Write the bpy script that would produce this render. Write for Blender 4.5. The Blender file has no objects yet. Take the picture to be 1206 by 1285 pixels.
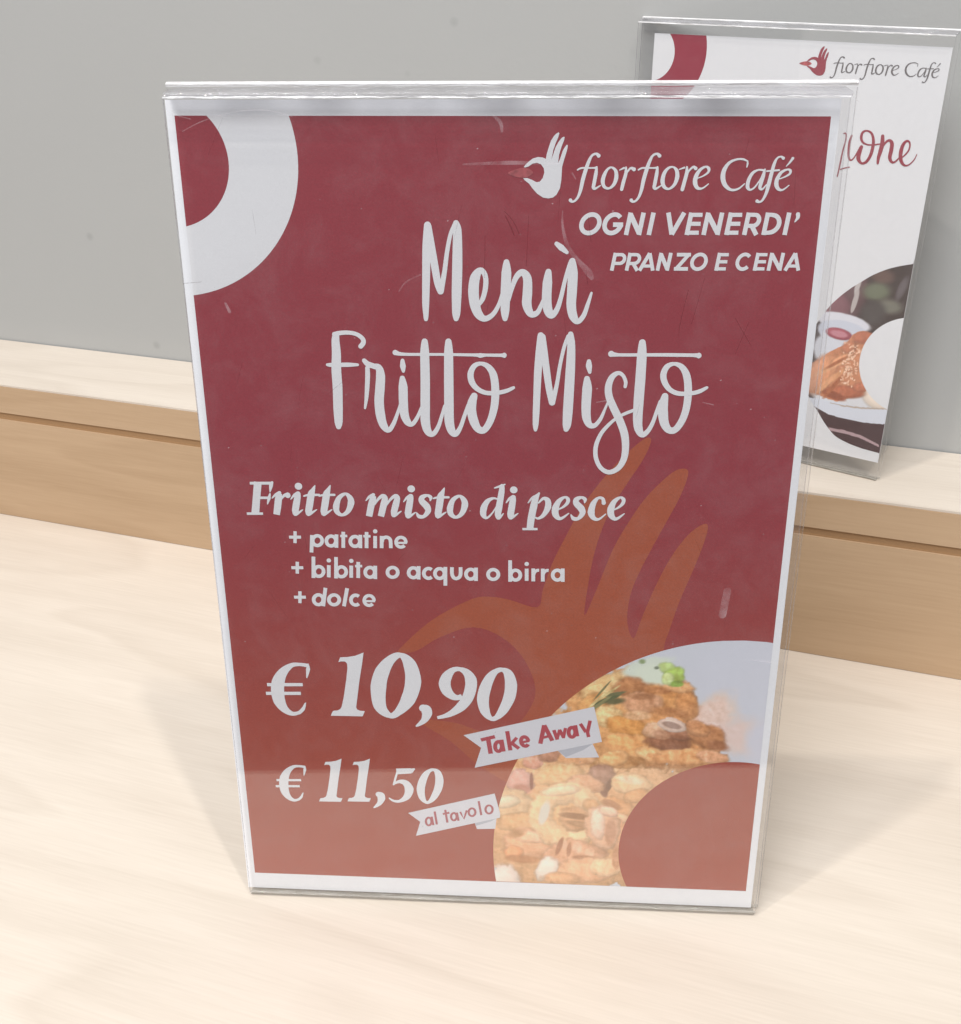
import bpy, bmesh, math, random
import numpy as np
from mathutils import Matrix, Vector

# ------------------------------------------------------------------ camera, world, lamps, exposure
SC = bpy.context.scene
COL = SC.collection
CAM_ROT = Matrix(((0.997962, -0.020327, 0.06048), (0.062888, 0.473392, -0.878604), (-0.010771, 0.880618, 0.473705)))
cam_data = bpy.data.cameras.new('camera')
cam = bpy.data.objects.new('camera', cam_data)
COL.objects.link(cam)
cam.matrix_world = Matrix.Translation((0.12213, -0.32901, 0.3581)) @ CAM_ROT.to_4x4()
cam_data.sensor_fit = 'HORIZONTAL'
cam_data.sensor_width = 36.0
cam_data.lens = 36.0 * 1411.06 / 1206.0
cam_data.clip_start = 0.01
cam_data.clip_end = 50
SC.camera = cam

SC.view_settings.view_transform = 'Standard'
SC.view_settings.look = 'None'
SC.view_settings.exposure = -0.13
SC.view_settings.gamma = 1.0
SC.cycles.transparent_max_bounces = 24
SC.cycles.max_bounces = 10
SC.cycles.caustics_reflective = False
SC.cycles.caustics_refractive = False

world = bpy.data.worlds.new('World')
SC.world = world
world.use_nodes = True
wn, wl = world.node_tree.nodes, world.node_tree.links
bg = wn['Background']
tc = wn.new('ShaderNodeTexCoord')
sep = wn.new('ShaderNodeSeparateXYZ')
rmp = wn.new('ShaderNodeValToRGB')
wl.new(tc.outputs['Generated'], sep.inputs[0])
mr = wn.new('ShaderNodeMapRange')
mr.inputs['From Min'].default_value = -1
mr.inputs['From Max'].default_value = 1
wl.new(sep.outputs['Z'], mr.inputs['Value'])
wl.new(mr.outputs['Result'], rmp.inputs['Fac'])
e = rmp.color_ramp.elements                      # dim floor and far room below, pale lit ceiling above
e[0].position = 0.0; e[0].color = (0.20, 0.19, 0.19, 1)
e[1].position = 1.0; e[1].color = (0.98, 0.97, 0.97, 1)
for pos, c in ((0.46, (0.33, 0.31, 0.33)), (0.53, (0.31, 0.30, 0.32)), (0.62, (0.74, 0.74, 0.75))):
    n = rmp.color_ramp.elements.new(pos); n.color = (*c, 1)
wl.new(rmp.outputs['Color'], bg.inputs['Color'])
bg.inputs['Strength'].default_value = WORLD_STRENGTH = 0.58


def lamp(name, direction, dist, size, power, color, target=(0.12, 0.03, 0.1), shape='DISK'):
    d = Vector(direction).normalized()
    ld = bpy.data.lights.new(name, 'AREA')
    ld.shape = shape; ld.size = size; ld.energy = power; ld.color = color
    o = bpy.data.objects.new(name, ld)
    COL.objects.link(o)
    o.location = Vector(target) + d * dist
    o.rotation_euler = d.to_track_quat('Z', 'Y').to_euler()
    return o


# two ceiling downlights throw the two soft shadows of each stand; an added, unseen broad panel behind the viewer fills the upright faces
lamp('ceiling_lamp', (-0.247, -0.157, 0.956), 2.2, 0.055, 16.0, (1.0, 0.945, 0.87))
lamp('ceiling_lamp', (0.192, -0.275, 0.942), 2.2, 0.065, 15.0, (1.0, 0.95, 0.88))
lamp('added_fill_light', (-0.25, -0.55, 0.85), 2.6, 1.1, 64, (0.97, 0.98, 1.0), shape='SQUARE')


# ------------------------------------------------------------------ helpers
def lin(c):
    return tuple(((x / 255) / 12.92 if x / 255 <= 0.04045 else ((x / 255 + 0.055) / 1.055) ** 2.4) for x in c)


def new_mat(name):
    m = bpy.data.materials.new(name)
    m.use_nodes = True
    nt = m.node_tree
    for n in list(nt.nodes):
        nt.nodes.remove(n)
    out = nt.nodes.new('ShaderNodeOutputMaterial')
    return m, nt, out


def N(nt, kind, **kw):
    n = nt.nodes.new(kind)
    for k, v in kw.items():
        if k.startswith('i_'):
            n.inputs[k[2:].replace('_', ' ')].default_value = v
        else:
            setattr(n, k, v)
    return n


def plain(name, color, rough=0.5, spec=0.4, grain=0.03, scale=900.0, bump=0.0):
    """printed or painted surface: base colour with a very fine mottling"""
    m, nt, out = new_mat(name)
    b = N(nt, 'ShaderNodeBsdfPrincipled')
    b.inputs['Roughness'].default_value = rough
    b.inputs['Specular IOR Level'].default_value = spec
    if 'print' in name: b.inputs['Coat Weight'].default_value = 0.8; b.inputs['Coat Roughness'].default_value = 0.12
    t = N(nt, 'ShaderNodeTexCoord')
    no = N(nt, 'ShaderNodeTexNoise', i_Scale=scale, i_Detail=2.0)
    nt.links.new(t.outputs['Object'], no.inputs['Vector'])
    mx = N(nt, 'ShaderNodeMix', data_type='RGBA', blend_type='MIX')
    mx.inputs[6].default_value = (*[max(0, c * (1 - grain * 2)) for c in color], 1)
    mx.inputs[7].default_value = (*[min(1, c * (1 + grain * 2)) for c in color], 1)
    nt.links.new(no.outputs['Fac'], mx.inputs[0])
    nt.links.new(mx.outputs[2], b.inputs['Base Color'])
    if bump:
        bp = N(nt, 'ShaderNodeBump', i_Strength=bump, i_Distance=0.0005)
        nt.links.new(no.outputs['Fac'], bp.inputs['Height'])
        nt.links.new(bp.outputs['Normal'], b.inputs['Normal'])
    nt.links.new(b.outputs[0], out.inputs[0])
    return m


def wood(name, light, dark, rough, angle, grain_scale=1.0, contrast=1.0):
    """pale laminate: long streaks, a few open cathedral figures, tiny pores"""
    m, nt, out = new_mat(name)
    L = nt.links.new
    b = N(nt, 'ShaderNodeBsdfPrincipled', i_Roughness=rough)
    b.inputs['Specular IOR Level'].default_value = 0.35
    t = N(nt, 'ShaderNodeTexCoord')
    rot = N(nt, 'ShaderNodeMapping')
    rot.inputs['Rotation'].default_value = (0, 0, -angle)
    L(t.outputs['Object'], rot.inputs['Vector'])
    st = N(nt, 'ShaderNodeMapping'); st.inputs['Scale'].default_value = (2.2, 55 * grain_scale, 55 * grain_scale)
    L(rot.outputs[0], st.inputs['Vector'])
    n1 = N(nt, 'ShaderNodeTexNoise', i_Scale=1.0, i_Detail=8.0, i_Roughness=0.70, i_Distortion=0.25)
    L(st.outputs[0], n1.inputs['Vector'])
    st2 = N(nt, 'ShaderNodeMapping'); st2.inputs['Scale'].default_value = (2.6, 13 * grain_scale, 13 * grain_scale)
    L(rot.outputs[0], st2.inputs['Vector'])
    n2 = N(nt, 'ShaderNodeTexNoise', i_Scale=1.0, i_Detail=2.0, i_Roughness=0.45, i_Distortion=0.3)
    L(st2.outputs[0], n2.inputs['Vector'])
    mul = N(nt, 'ShaderNodeMath', operation='MULTIPLY'); mul.inputs[1].default_value = 6.0
    L(n2.outputs['Fac'], mul.inputs[0])
    fr = N(nt, 'ShaderNodeMath', operation='FRACT'); L(mul.outputs[0], fr.inputs[0])
    r2 = N(nt, 'ShaderNodeValToRGB')
    r2.color_ramp.elements[0].position = 0.0; r2.color_ramp.elements[0].color = (0.25, 0.25, 0.25, 1)
    r2.color_ramp.elements[1].position = 1.0; r2.color_ramp.elements[1].color = (0.25, 0.25, 0.25, 1)
    x = r2.color_ramp.elements.new(0.16); x.color = (0.9, 0.9, 0.9, 1)
    x = r2.color_ramp.elements.new(0.55); x.color = (0.45, 0.45, 0.45, 1)
    L(fr.outputs[0], r2.inputs['Fac'])
    st3 = N(nt, 'ShaderNodeMapping'); st3.inputs['Scale'].default_value = (35, 900, 900)
    L(rot.outputs[0], st3.inputs['Vector'])
    n3 = N(nt, 'ShaderNodeTexNoise', i_Scale=1.0, i_Detail=2.0); L(st3.outputs[0], n3.inputs['Vector'])
    # combine
    a = N(nt, 'ShaderNodeMix', data_type='FLOAT'); a.inputs[0].default_value = 0.34
    L(n1.outputs['Fac'], a.inputs[2]); L(r2.outputs[0], a.inputs[3])
    c = N(nt, 'ShaderNodeMix', data_type='FLOAT'); c.inputs[0].default_value = 0.33
    L(a.outputs[0], c.inputs[2]); L(n3.outputs['Fac'], c.inputs[3])
    k = N(nt, 'ShaderNodeMapRange'); k.inputs['From Min'].default_value = 0.5 - 0.25 / contrast
    k.inputs['From Max'].default_value = 0.5 + 0.25 / contrast
    L(c.outputs[0], k.inputs['Value'])
    mx = N(nt, 'ShaderNodeMix', data_type='RGBA')
    mx.inputs[6].default_value = (*light, 1); mx.inputs[7].default_value = (*dark, 1)
    L(k.outputs[0], mx.inputs[0]); L(mx.outputs[2], b.inputs['Base Color'])
    bp = N(nt, 'ShaderNodeBump', i_Strength=0.12, i_Distance=0.0004)
    L(c.outputs[0], bp.inputs['Height']); L(bp.outputs[0], b.inputs['Normal'])
    L(b.outputs[0], out.inputs[0])
    return m


def acrylic(name, tint=0.985, rough=0.03, wave=0.25, smear=0.0, gain=1.0):
    """thin clear plastic: see-through with an angle dependent (Schlick) mirror coat"""
    m, nt, out = new_mat(name)
    L = nt.links.new
    lw = N(nt, 'ShaderNodeLayerWeight'); lw.inputs['Blend'].default_value = 0.5
    pw = N(nt, 'ShaderNodeMath', operation='POWER'); pw.inputs[1].default_value = 5.0
    L(lw.outputs['Facing'], pw.inputs[0])
    ma = N(nt, 'ShaderNodeMath', operation='MULTIPLY_ADD')
    ma.inputs[1].default_value = 0.96 * gain; ma.inputs[2].default_value = 0.04 * gain
    L(pw.outputs[0], ma.inputs[0])
    tr = N(nt, 'ShaderNodeBsdfTransparent'); tr.inputs[0].default_value = (tint, tint, tint, 1)
    gl = N(nt, 'ShaderNodeBsdfGlossy'); gl.inputs['Color'].default_value = (1, 1, 1, 1)
    gl.inputs['Roughness'].default_value = rough
    t = N(nt, 'ShaderNodeTexCoord')
    no = N(nt, 'ShaderNodeTexNoise', i_Scale=14.0, i_Detail=3.0, i_Roughness=0.5)
    L(t.outputs['Object'], no.inputs['Vector'])
    bp = N(nt, 'ShaderNodeBump', i_Strength=wave, i_Distance=0.002)
    L(no.outputs['Fac'], bp.inputs['Height']); L(bp.outputs[0], gl.inputs['Normal'])
    mx = N(nt, 'ShaderNodeMixShader')
    L(ma.outputs[0], mx.inputs[0]); L(tr.outputs[0], mx.inputs[1]); L(gl.outputs[0], mx.inputs[2])
    last = mx
    if smear:
        df = N(nt, 'ShaderNodeBsdfDiffuse'); df.inputs[0].default_value = (0.8, 0.8, 0.82, 1)
        n2 = N(nt, 'ShaderNodeTexNoise', i_Scale=48.0, i_Detail=8.0, i_Roughness=0.8, i_Distortion=0.3)
        L(t.outputs['Object'], n2.inputs['Vector'])
        rr = N(nt, 'ShaderNodeMapRange'); rr.inputs['From Min'].default_value = 0.46; rr.inputs['From Max'].default_value = 0.78
        rr.inputs['To Min'].default_value = 0.004; rr.inputs['To Max'].default_value = smear
        L(n2.outputs['Fac'], rr.inputs['Value'])
        m2 = N(nt, 'ShaderNodeMixShader')
        L(rr.outputs[0], m2.inputs[0]); L(mx.outputs[0], m2.inputs[1]); L(df.outputs[0], m2.inputs[2])
        last = m2
    L(last.outputs[0], out.inputs[0])
    return m


def cut_edge(name, color=(0.9, 0.9, 0.92), clear=0.45, glow=0.0, rough=0.18):
    """sawn or bent edge of the acrylic: half clear, half milky, uneven glints"""
    m, nt, out = new_mat(name)
    L = nt.links.new
    t = N(nt, 'ShaderNodeTexCoord')
    mp = N(nt, 'ShaderNodeMapping'); mp.inputs['Scale'].default_value = (130, 900, 900)
    L(t.outputs['Object'], mp.inputs['Vector'])
    no = N(nt, 'ShaderNodeTexNoise', i_Scale=1.0, i_Detail=3.0, i_Roughness=0.6); L(mp.outputs[0], no.inputs['Vector'])
    bp = N(nt, 'ShaderNodeBump', i_Strength=0.9, i_Distance=0.001); L(no.outputs['Fac'], bp.inputs['Height'])
    b = N(nt, 'ShaderNodeBsdfPrincipled', i_Roughness=rough)
    b.inputs['Base Color'].default_value = (*color, 1)
    b.inputs['Specular IOR Level'].default_value = 1.0
    b.inputs['Coat Weight'].default_value = 1.0
    L(bp.outputs[0], b.inputs['Normal'])
    L(bp.outputs[0], b.inputs['Coat Normal'])
    tr = N(nt, 'ShaderNodeBsdfTransparent'); tr.inputs[0].default_value = (0.93, 0.93, 0.94, 1)
    rr = N(nt, 'ShaderNodeMapRange'); rr.inputs['From Min'].default_value = 0.3; rr.inputs['From Max'].default_value = 0.7
    rr.inputs['To Min'].default_value = min(1, 1 - clear + 0.2); rr.inputs['To Max'].default_value = max(0, 1 - clear - 0.2)
    n2 = N(nt, 'ShaderNodeTexNoise', i_Scale=34.0, i_Detail=4.0); L(t.outputs['Object'], n2.inputs['Vector'])
    L(n2.outputs['Fac'], rr.inputs['Value'])
    mx = N(nt, 'ShaderNodeMixShader')
    L(rr.outputs[0], mx.inputs[0]); L(tr.outputs[0], mx.inputs[1]); L(b.outputs[0], mx.inputs[2])
    L(mx.outputs[0], out.inputs[0])
    return m


def tag(o, label=None, cat=None, group=None, kind=None):
    for k, v in (('label', label), ('category', cat), ('group', group), ('kind', kind)):
        if v: o[k] = v
    return o


def empty(name, mat=None):
    o = bpy.data.objects.new(name, None)
    o.empty_display_size = 0.02
    COL.objects.link(o)
    if mat is not None: o.matrix_world = mat
    return o


def mesh_obj(name, verts, faces, mats, parent=None, midx=None, smooth=False):
    me = bpy.data.meshes.new(name)
    me.from_pydata([tuple(map(float, v)) for v in verts], [], faces)
    for m in (mats if isinstance(mats, (list, tuple)) else [mats]): me.materials.append(m)
    if midx is not None: me.polygons.foreach_set('material_index', midx)
    if smooth: me.polygons.foreach_set('use_smooth', [True] * len(me.polygons))
    me.update()
    o = bpy.data.objects.new(name, me)
    COL.objects.link(o)
    if parent is not None: o.parent = parent
    return o


def box_vf(x0, x1, y0, y1, z0, z1):
    v = [(x0, y0, z0), (x1, y0, z0), (x1, y1, z0), (x0, y1, z0), (x0, y0, z1), (x1, y0, z1), (x1, y1, z1), (x0, y1, z1)]
    f = [(0, 3, 2, 1), (4, 5, 6, 7), (0, 1, 5, 4), (1, 2, 6, 5), (2, 3, 7, 6), (3, 0, 4, 7)]
    return v, f


def bevel_obj(o, w, seg=2):
    bm = bmesh.new(); bm.from_mesh(o.data)
    bmesh.ops.bevel(bm, geom=list(bm.edges), offset=w, segments=seg, affect='EDGES', profile=0.5)
    bm.to_mesh(o.data); bm.free()
    o.data.polygons.foreach_set('use_smooth', [False] * len(o.data.polygons))


# ------------------------------------------------------------------ printed artwork in sheet millimetres
ART = {
 'heading_lettering': [('r',[(82.0,270.84,2.24),(81.52,264.02,2.65),(81.17,254.55,2.56),(80.84,246.19,2.33),(80.81,241.96,1.7),(80.78,240.65,1.31)]),
  ('r',[(82.18,270.53,2.12),(83.06,264.65,2.27),(84.06,257.75,2.42),(84.86,252.67,2.31),(85.7,249.79,1.93)]),
  ('r',[(85.83,249.79,1.93),(87.1,255.87,1.53),(88.03,262.18,1.39),(89.2,267.79,1.25),(90.7,271.19,1.37)]),
  ('r',[(91.08,271.5,1.86),(91.43,269.65,2.62),(91.44,265.32,3.01),(91.28,257.8,3.3),(90.98,249.51,3.22),(90.77,243.03,2.73),(90.68,240.94,1.7)]),
  ('r',[(97.77,245.05,0.91),(99.4,247.52,1.55),(100.37,251.51,1.66),(100.25,255.02,1.65),(98.8,256.78,1.78),(97.06,254.55,3.19),(96.45,250.2,3.47),(96.87,245.69,3.36),(98.08,242.45,2.86),(100.15,241.04,1.95),(102.74,242.5,1.56),(104.67,245.76,1.29),(105.82,249.64,1.03)]),
  ('r',[(107.06,259.36,1.89),(107.07,256.02,3.17),(106.84,250.29,3.2),(106.67,243.84,2.85),(106.68,241.1,1.69)]),
  ('r',[(107.94,247.08,0.9),(108.82,250.95,1.41),(110.26,254.65,1.78),(112.15,256.18,2.15),(113.76,254.3,2.79),(113.87,249.71,3.07),(113.73,245.85,3.09),(115.05,242.81,2.33),(117.1,243.16,1.68),(118.47,245.89,1.29),(119.45,248.47,1.02)]),
  ('r',[(120.51,256.43,1.9),(120.26,252.95,3.05),(120.1,247.84,3.07),(120.62,243.97,2.96),(121.8,242.36,2.2),(123.49,244.32,1.67),(124.68,248.2,1.41),(125.83,253.63,1.27),(126.98,258.05,1.26),(127.68,260.06,1.25)]),
  ('r',[(128.06,259.94,1.88),(128.29,256.18,3.15),(128.19,250.47,3.18),(128.06,245.66,3.08),(128.8,242.1,2.84),(130.32,240.36,1.68),(132.18,242.46,1.55),(133.35,246.03,1.28),(134.43,249.76,0.76)]),
  ('r',[(122.91,265.26,1.37),(124.45,264.03,1.99),(126.24,262.55,1.12)]),
  ('r',[(50.69,234.74,2.31),(50.48,232.99,2.66),(50.54,228.91,3.03),(50.22,223.02,3.29),(50.3,217.05,3.32),(50.08,209.79,3.24),(49.99,204.89,2.78),(49.9,203.17,1.82)]),
  ('r',[(50.26,235.31,1.61),(52.18,235.79,1.5),(55.05,235.94,1.38),(57.72,235.39,1.38),(59.54,233.97,1.5),(59.77,232.64,1.62),(58.84,231.35,1.62)]),
  ('r',[(47.25,224.93,0.94),(48.69,224.89,1.41),(54.21,225.02,1.52),(57.51,225.06,0.94)]),
  ('r',[(60.76,224.04,1.52),(60.71,221.37,1.64),(60.35,217.19,1.54),(59.95,213.58,1.31),(59.32,209.93,0.72)]),
  ('r',[(59.78,226.5,1.52),(60.88,225.4,1.87),(62.87,224.66,1.87),(64.58,224.09,2.34),(65.06,221.43,3.05),(64.72,217.25,3.19),(64.23,212.43,3.21),(64.51,207.58,3.24),(65.43,203.92,2.77),(67.13,202.22,1.69),(69.0,204.9,1.44),(70.54,208.89,1.07),(71.39,211.63,0.83)]),
  ('r',[(72.38,220.64,1.76),(72.52,217.66,3.06),(72.47,212.56,3.09),(72.68,208.01,2.99),(73.71,205.28,2.52),(75.28,204.57,1.56),(77.11,207.05,1.32),(78.48,210.53,0.83)]),
  ('r',[(72.63,226.72,1.28),(72.69,224.78,1.98),(72.8,223.02,1.05)]),
  ('r',[(80.19,233.22,2.07),(80.1,229.27,3.0),(80.06,220.45,3.16),(79.85,211.46,3.21),(79.77,205.68,3.23),(80.56,202.01,2.65),(82.25,201.12,1.81),(84.06,203.61,1.44),(85.49,207.91,1.19),(86.36,211.26,0.83)]),
  ('r',[(88.05,233.31,2.06),(88.04,229.36,3.0),(87.96,220.56,3.15),(87.88,211.58,3.2),(87.91,205.81,3.23),(88.67,202.33,2.76),(90.06,201.25,1.92),(91.68,203.73,1.44),(93.18,208.03,1.31),(94.5,211.68,1.3)]),
  ('r',[(70.31,229.38,1.85),(73.39,228.84,1.04),(84.84,228.92,0.92),(96.24,228.88,1.04),(98.52,228.74,1.61),(100.51,228.88,1.03),(105.34,228.88,1.15),(106.36,228.89,1.84)]),
  ('r',[(96.43,214.84,2.23),(95.66,212.3,3.07),(95.52,209.28,3.2),(96.37,205.65,3.1),(97.81,203.1,2.51),(99.85,202.95,2.27),(101.9,206.35,2.38),(103.18,211.21,2.6),(103.52,216.61,2.69),(102.95,221.94,2.56),(101.24,224.86,1.97),(98.79,226.0,1.27),(96.5,225.09,1.74),(95.28,222.43,2.09),(95.77,219.48,2.1),(97.6,217.24,1.76),(100.47,215.97,1.53),(104.22,216.03,1.52),(107.37,216.79,1.4),(109.61,217.89,1.05)]),
  ('r',[(118.38,235.7,2.07),(118.03,230.17,2.53),(117.64,223.45,2.55),(117.42,216.06,2.36),(117.25,209.14,2.27),(117.14,205.05,1.94),(117.11,203.17,1.15)]),
  ('r',[(118.92,235.16,2.18),(119.67,229.64,2.31),(120.54,223.49,2.33),(121.53,217.26,2.24),(122.44,212.8,1.92)]),
  ('r',[(122.61,212.8,1.92),(123.96,219.0,1.34),(124.9,225.79,1.21),(126.12,231.93,1.2),(127.37,235.53,1.3)]),
  ('r',[(128.11,236.25,1.74),(128.34,233.61,2.51),(128.43,230.3,2.74),(128.32,224.15,3.1),(128.11,217.36,3.24),(127.86,209.88,3.28),(127.65,205.22,2.85),(127.47,203.58,1.83)]),
  ('r',[(133.9,221.3,1.89),(134.06,218.01,3.23),(133.91,212.28,3.15),(134.16,207.95,2.94),(135.19,205.35,2.16),(137.02,205.09,1.59),(138.87,207.45,1.25),(140.13,210.65,0.9),(141.02,213.08,0.67)]),
  ('r',[(134.36,227.2,1.43),(134.41,225.63,2.09),(134.75,223.51,1.11)]),
  ('r',[(146.58,218.75,1.11),(146.66,220.45,1.22),(145.65,222.58,1.21),(143.99,223.35,1.43),(142.04,221.8,1.99),(141.08,218.68,2.34),(141.43,215.26,2.46),(143.13,211.27,2.59),(145.41,206.68,2.6),(147.11,202.03,2.62),(147.65,197.33,2.41),(147.22,193.15,2.19),(145.41,189.82,1.86),(142.38,188.38,1.63),(139.51,190.01,1.51),(137.81,193.58,1.5),(137.66,197.74,1.49),(139.07,201.9,1.37),(141.18,204.86,1.25),(143.83,207.53,1.02),(146.51,209.19,1.13),(149.74,210.63,1.12)]),
  ('r',[(151.47,233.71,2.17),(151.53,229.47,3.16),(151.46,222.21,3.31),(151.28,214.84,3.35),(151.24,207.93,3.16),(151.7,204.16,2.84),(153.02,202.02,1.93),(154.78,203.34,1.59),(156.27,206.27,1.36),(157.42,210.34,1.23),(158.43,213.8,1.23)]),
  ('r',[(141.56,229.79,2.08),(144.0,229.49,1.09),(152.06,229.58,1.09),(159.56,229.68,1.2),(168.12,229.67,1.19),(169.89,229.58,1.95)]),
  ('r',[(159.84,215.65,2.22),(159.47,212.67,3.13),(159.55,209.51,3.37),(160.29,206.05,2.94),(161.91,203.86,2.38),(164.08,204.19,2.26),(166.21,207.88,2.36),(167.25,212.79,2.45),(167.26,218.48,2.54),(166.42,222.97,2.42),(164.63,225.74,1.86),(162.15,226.71,1.2),(159.9,225.68,1.86),(158.88,222.98,2.09),(159.58,220.18,1.99),(161.45,217.83,1.66),(164.4,216.62,1.55),(168.45,216.8,1.44),(171.11,217.52,1.44),(173.34,218.79,0.99)])],
 'logo_hand': [('p',[(112.31,288.6),(112.92,289.38),(113.72,290.09),(114.93,291.03),(116.55,291.53),(117.98,291.42),(119.08,290.99),(119.26,292.24),(119.76,293.98),(120.52,296.3),(121.3,297.53),(122.01,298.3),(122.81,298.76),(123.05,298.45),(122.72,297.26),(121.95,295.53),(121.3,293.6),(120.79,290.8),(121.21,292.05),(121.97,294.37),(122.95,296.11),(123.73,297.07),(124.33,297.46),(124.69,297.38),(124.55,296.5),(123.79,294.57),(123.11,292.24),(122.84,289.71),(123.46,291.08),(124.22,293.41),(124.8,294.45),(125.39,295.15),(125.72,294.99),(125.58,293.8),(125.06,292.05),(124.5,290.1),(124.09,288.54),(124.05,286.97),(123.94,284.6),(123.58,282.23),(122.56,280.31),(121.47,279.43),(120.03,279.18),(118.38,279.42),(116.51,280.61),(115.05,282.2),(114.01,283.59),(112.77,284.5),(112.14,285.21),(113.37,285.29),(114.81,284.78),(116.26,284.07),(117.28,284.19),(118.2,285.3),(118.66,286.88),(118.48,288.21),(117.6,289.39),(116.38,289.82),(115.03,289.62),(113.74,288.72),(112.6,288.4)])],
 'logo_flower': [('q',[(107.42,286.74),(109.66,287.84),(112.11,288.36),(112.85,288.28),(114.16,287.93),(115.19,286.87),(113.78,285.76),(112.55,285.37),(111.94,285.37),(109.68,285.68)])],
 'logo_lettering': [('r',[(135.21,291.94,1.19),(134.43,292.49,0.71),(133.15,291.94,0.71),(132.2,290.11,1.03),(131.28,287.37,1.2),(130.55,284.62,1.2),(130.02,281.85,1.05),(129.26,279.65,0.81),(128.27,278.45,0.65),(127.37,278.25,0.73),(126.95,278.65,1.14)]),
  ('r',[(128.91,287.76,0.48),(130.23,288.31,0.56),(133.27,288.32,0.48),(134.69,288.4,0.72)]),
  ('r',[(134.72,288.56,0.64),(134.55,286.6,1.12),(134.08,283.64,1.12),(133.92,282.53,1.05),(134.5,282.18,0.72),(136.1,283.13,0.32)]),
  ('r',[(153.71,291.96,1.18),(152.92,292.51,0.71),(151.67,291.96,0.71),(150.76,290.14,1.03),(149.9,287.41,1.19),(149.23,284.66,1.2),(148.76,281.9,1.04),(148.06,279.72,0.8),(147.1,278.52,0.65),(146.21,278.31,0.73),(145.78,278.71,1.13)]),
  ('r',[(147.54,287.8,0.48),(148.84,288.35,0.56),(151.86,288.35,0.48),(153.27,288.43,0.71)]),
  ('r',[(153.3,288.59,0.63),(153.17,286.63,1.11),(152.76,283.69,1.12),(152.62,282.58,1.04),(153.21,282.23,0.72),(154.78,283.18,0.32)]),
  ('c',[(139.34,288.49,0.56),(140.6,287.47,1.04),(140.85,285.43,1.28),(140.2,283.46,1.04),(138.78,282.27,0.64),(137.29,282.74,0.96),(136.74,284.44,1.28),(137.2,286.41,1.12),(138.15,287.98,0.72)]),
  ('r',[(141.8,287.71,0.32),(143.07,288.34,0.64)]),
  ('r',[(143.71,288.49,0.56),(143.71,286.62,1.04),(143.13,284.26,1.12),(142.66,282.0,1.04)]),
  ('r',[(143.48,284.65,0.32),(143.95,286.69,0.48),(145.09,288.26,0.64),(146.16,287.95,1.19)]),
  ('c',[(158.06,288.63,0.52),(159.23,287.52,1.13),(159.45,285.5,1.31),(158.69,283.34,0.97),(157.12,282.16,0.62),(155.7,282.76,1.06),(155.07,284.5,1.32),(155.47,286.78,1.14),(156.62,288.29,0.78)]),
  ('r',[(160.0,287.95,0.35),(161.47,288.47,0.61)]),
  ('r',[(162.25,288.64,0.61),(162.29,286.8,1.13),(161.75,284.21,1.14),(161.27,282.0,1.14)]),
  ('r',[(162.07,284.64,0.35),(162.79,287.23,0.52),(164.11,288.64,0.7),(164.93,288.26,1.13)]),
  ('r',[(165.57,285.3,0.31),(167.3,285.99,0.44),(168.8,287.11,0.7),(168.9,288.22,0.96),(167.89,288.74,0.61),(166.28,287.79,0.96),(165.22,285.94,1.31),(165.04,284.0,1.4),(165.86,282.49,1.05),(167.38,282.36,0.53),(169.14,283.67,0.35)]),
  ('r',[(180.38,288.67,0.35),(180.52,289.61,0.6),(180.44,290.55,0.34)]),
  ('r',[(180.46,290.38,0.43),(179.0,290.97,0.6),(177.04,290.88,0.6),(175.01,289.94,0.86),(173.64,287.89,1.3),(173.38,285.53,1.48),(174.21,283.38,1.31),(176.1,281.95,0.79),(178.29,282.22,0.61),(180.14,283.78,0.31)]),
  ('r',[(185.55,287.74,0.61),(183.88,287.82,0.52),(182.21,286.84,0.95),(181.21,284.69,1.13),(181.11,282.75,1.14),(181.98,281.97,0.61),(183.28,282.75,0.52),(184.78,285.13,0.39),(185.58,287.4,0.39)]),
  ('r',[(185.88,288.0,0.52),(185.54,285.99,1.13),(185.03,283.84,1.13),(184.88,282.54,0.96),(185.62,282.15,0.61),(186.78,283.5,0.35)]),
  ('r',[(191.12,291.28,0.94),(190.29,291.74,0.52),(189.25,291.24,0.6),(188.53,289.62,0.95),(187.94,286.63,1.13),(187.43,283.63,1.22),(186.92,281.03,0.96),(186.01,278.94,0.7),(185.09,278.33,0.62),(184.35,278.59,1.05)]),
  ('r',[(186.54,287.49,0.52),(188.28,287.62,0.52),(190.15,287.79,0.6)]),
  ('r',[(189.85,285.01,0.3),(191.76,285.66,0.43),(193.41,286.65,0.69),(193.57,287.63,0.86),(192.62,287.97,0.52),(190.87,287.07,0.95),(189.83,285.14,1.22),(189.78,283.42,1.31),(190.56,282.17,0.96),(191.9,282.0,0.52),(193.61,283.34,0.3)]),
  ('r',[(193.95,291.24,0.86),(193.16,290.05,0.6),(192.22,288.91,0.26)])],
 'day_lettering': [('c',[(136.12,271.5,1.41),(136.07,272.73,1.41),(135.49,273.72,1.41),(134.49,274.26,1.41),(133.26,274.25,1.41),(132.06,273.7,1.41),(131.11,272.71,1.41),(130.61,271.47,1.41),(130.65,270.24,1.42),(131.23,269.25,1.42),(132.24,268.7,1.42),(133.47,268.71,1.42),(134.68,269.27,1.42),(135.62,270.26,1.42)]),
  ('f',[(142.66,273.43,1.41),(141.97,274.09,1.4),(141.05,274.35,1.4),(140.03,274.19,1.4),(139.07,273.61,1.41),(138.31,272.72,1.41),(137.88,271.64,1.41),(137.83,270.54,1.41),(138.19,269.58,1.42),(138.88,268.93,1.42),(139.81,268.67,1.42),(140.84,268.85,1.42),(141.8,269.44,1.41),(142.55,270.35,1.41),(142.96,271.43,1.41)]),
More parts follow.
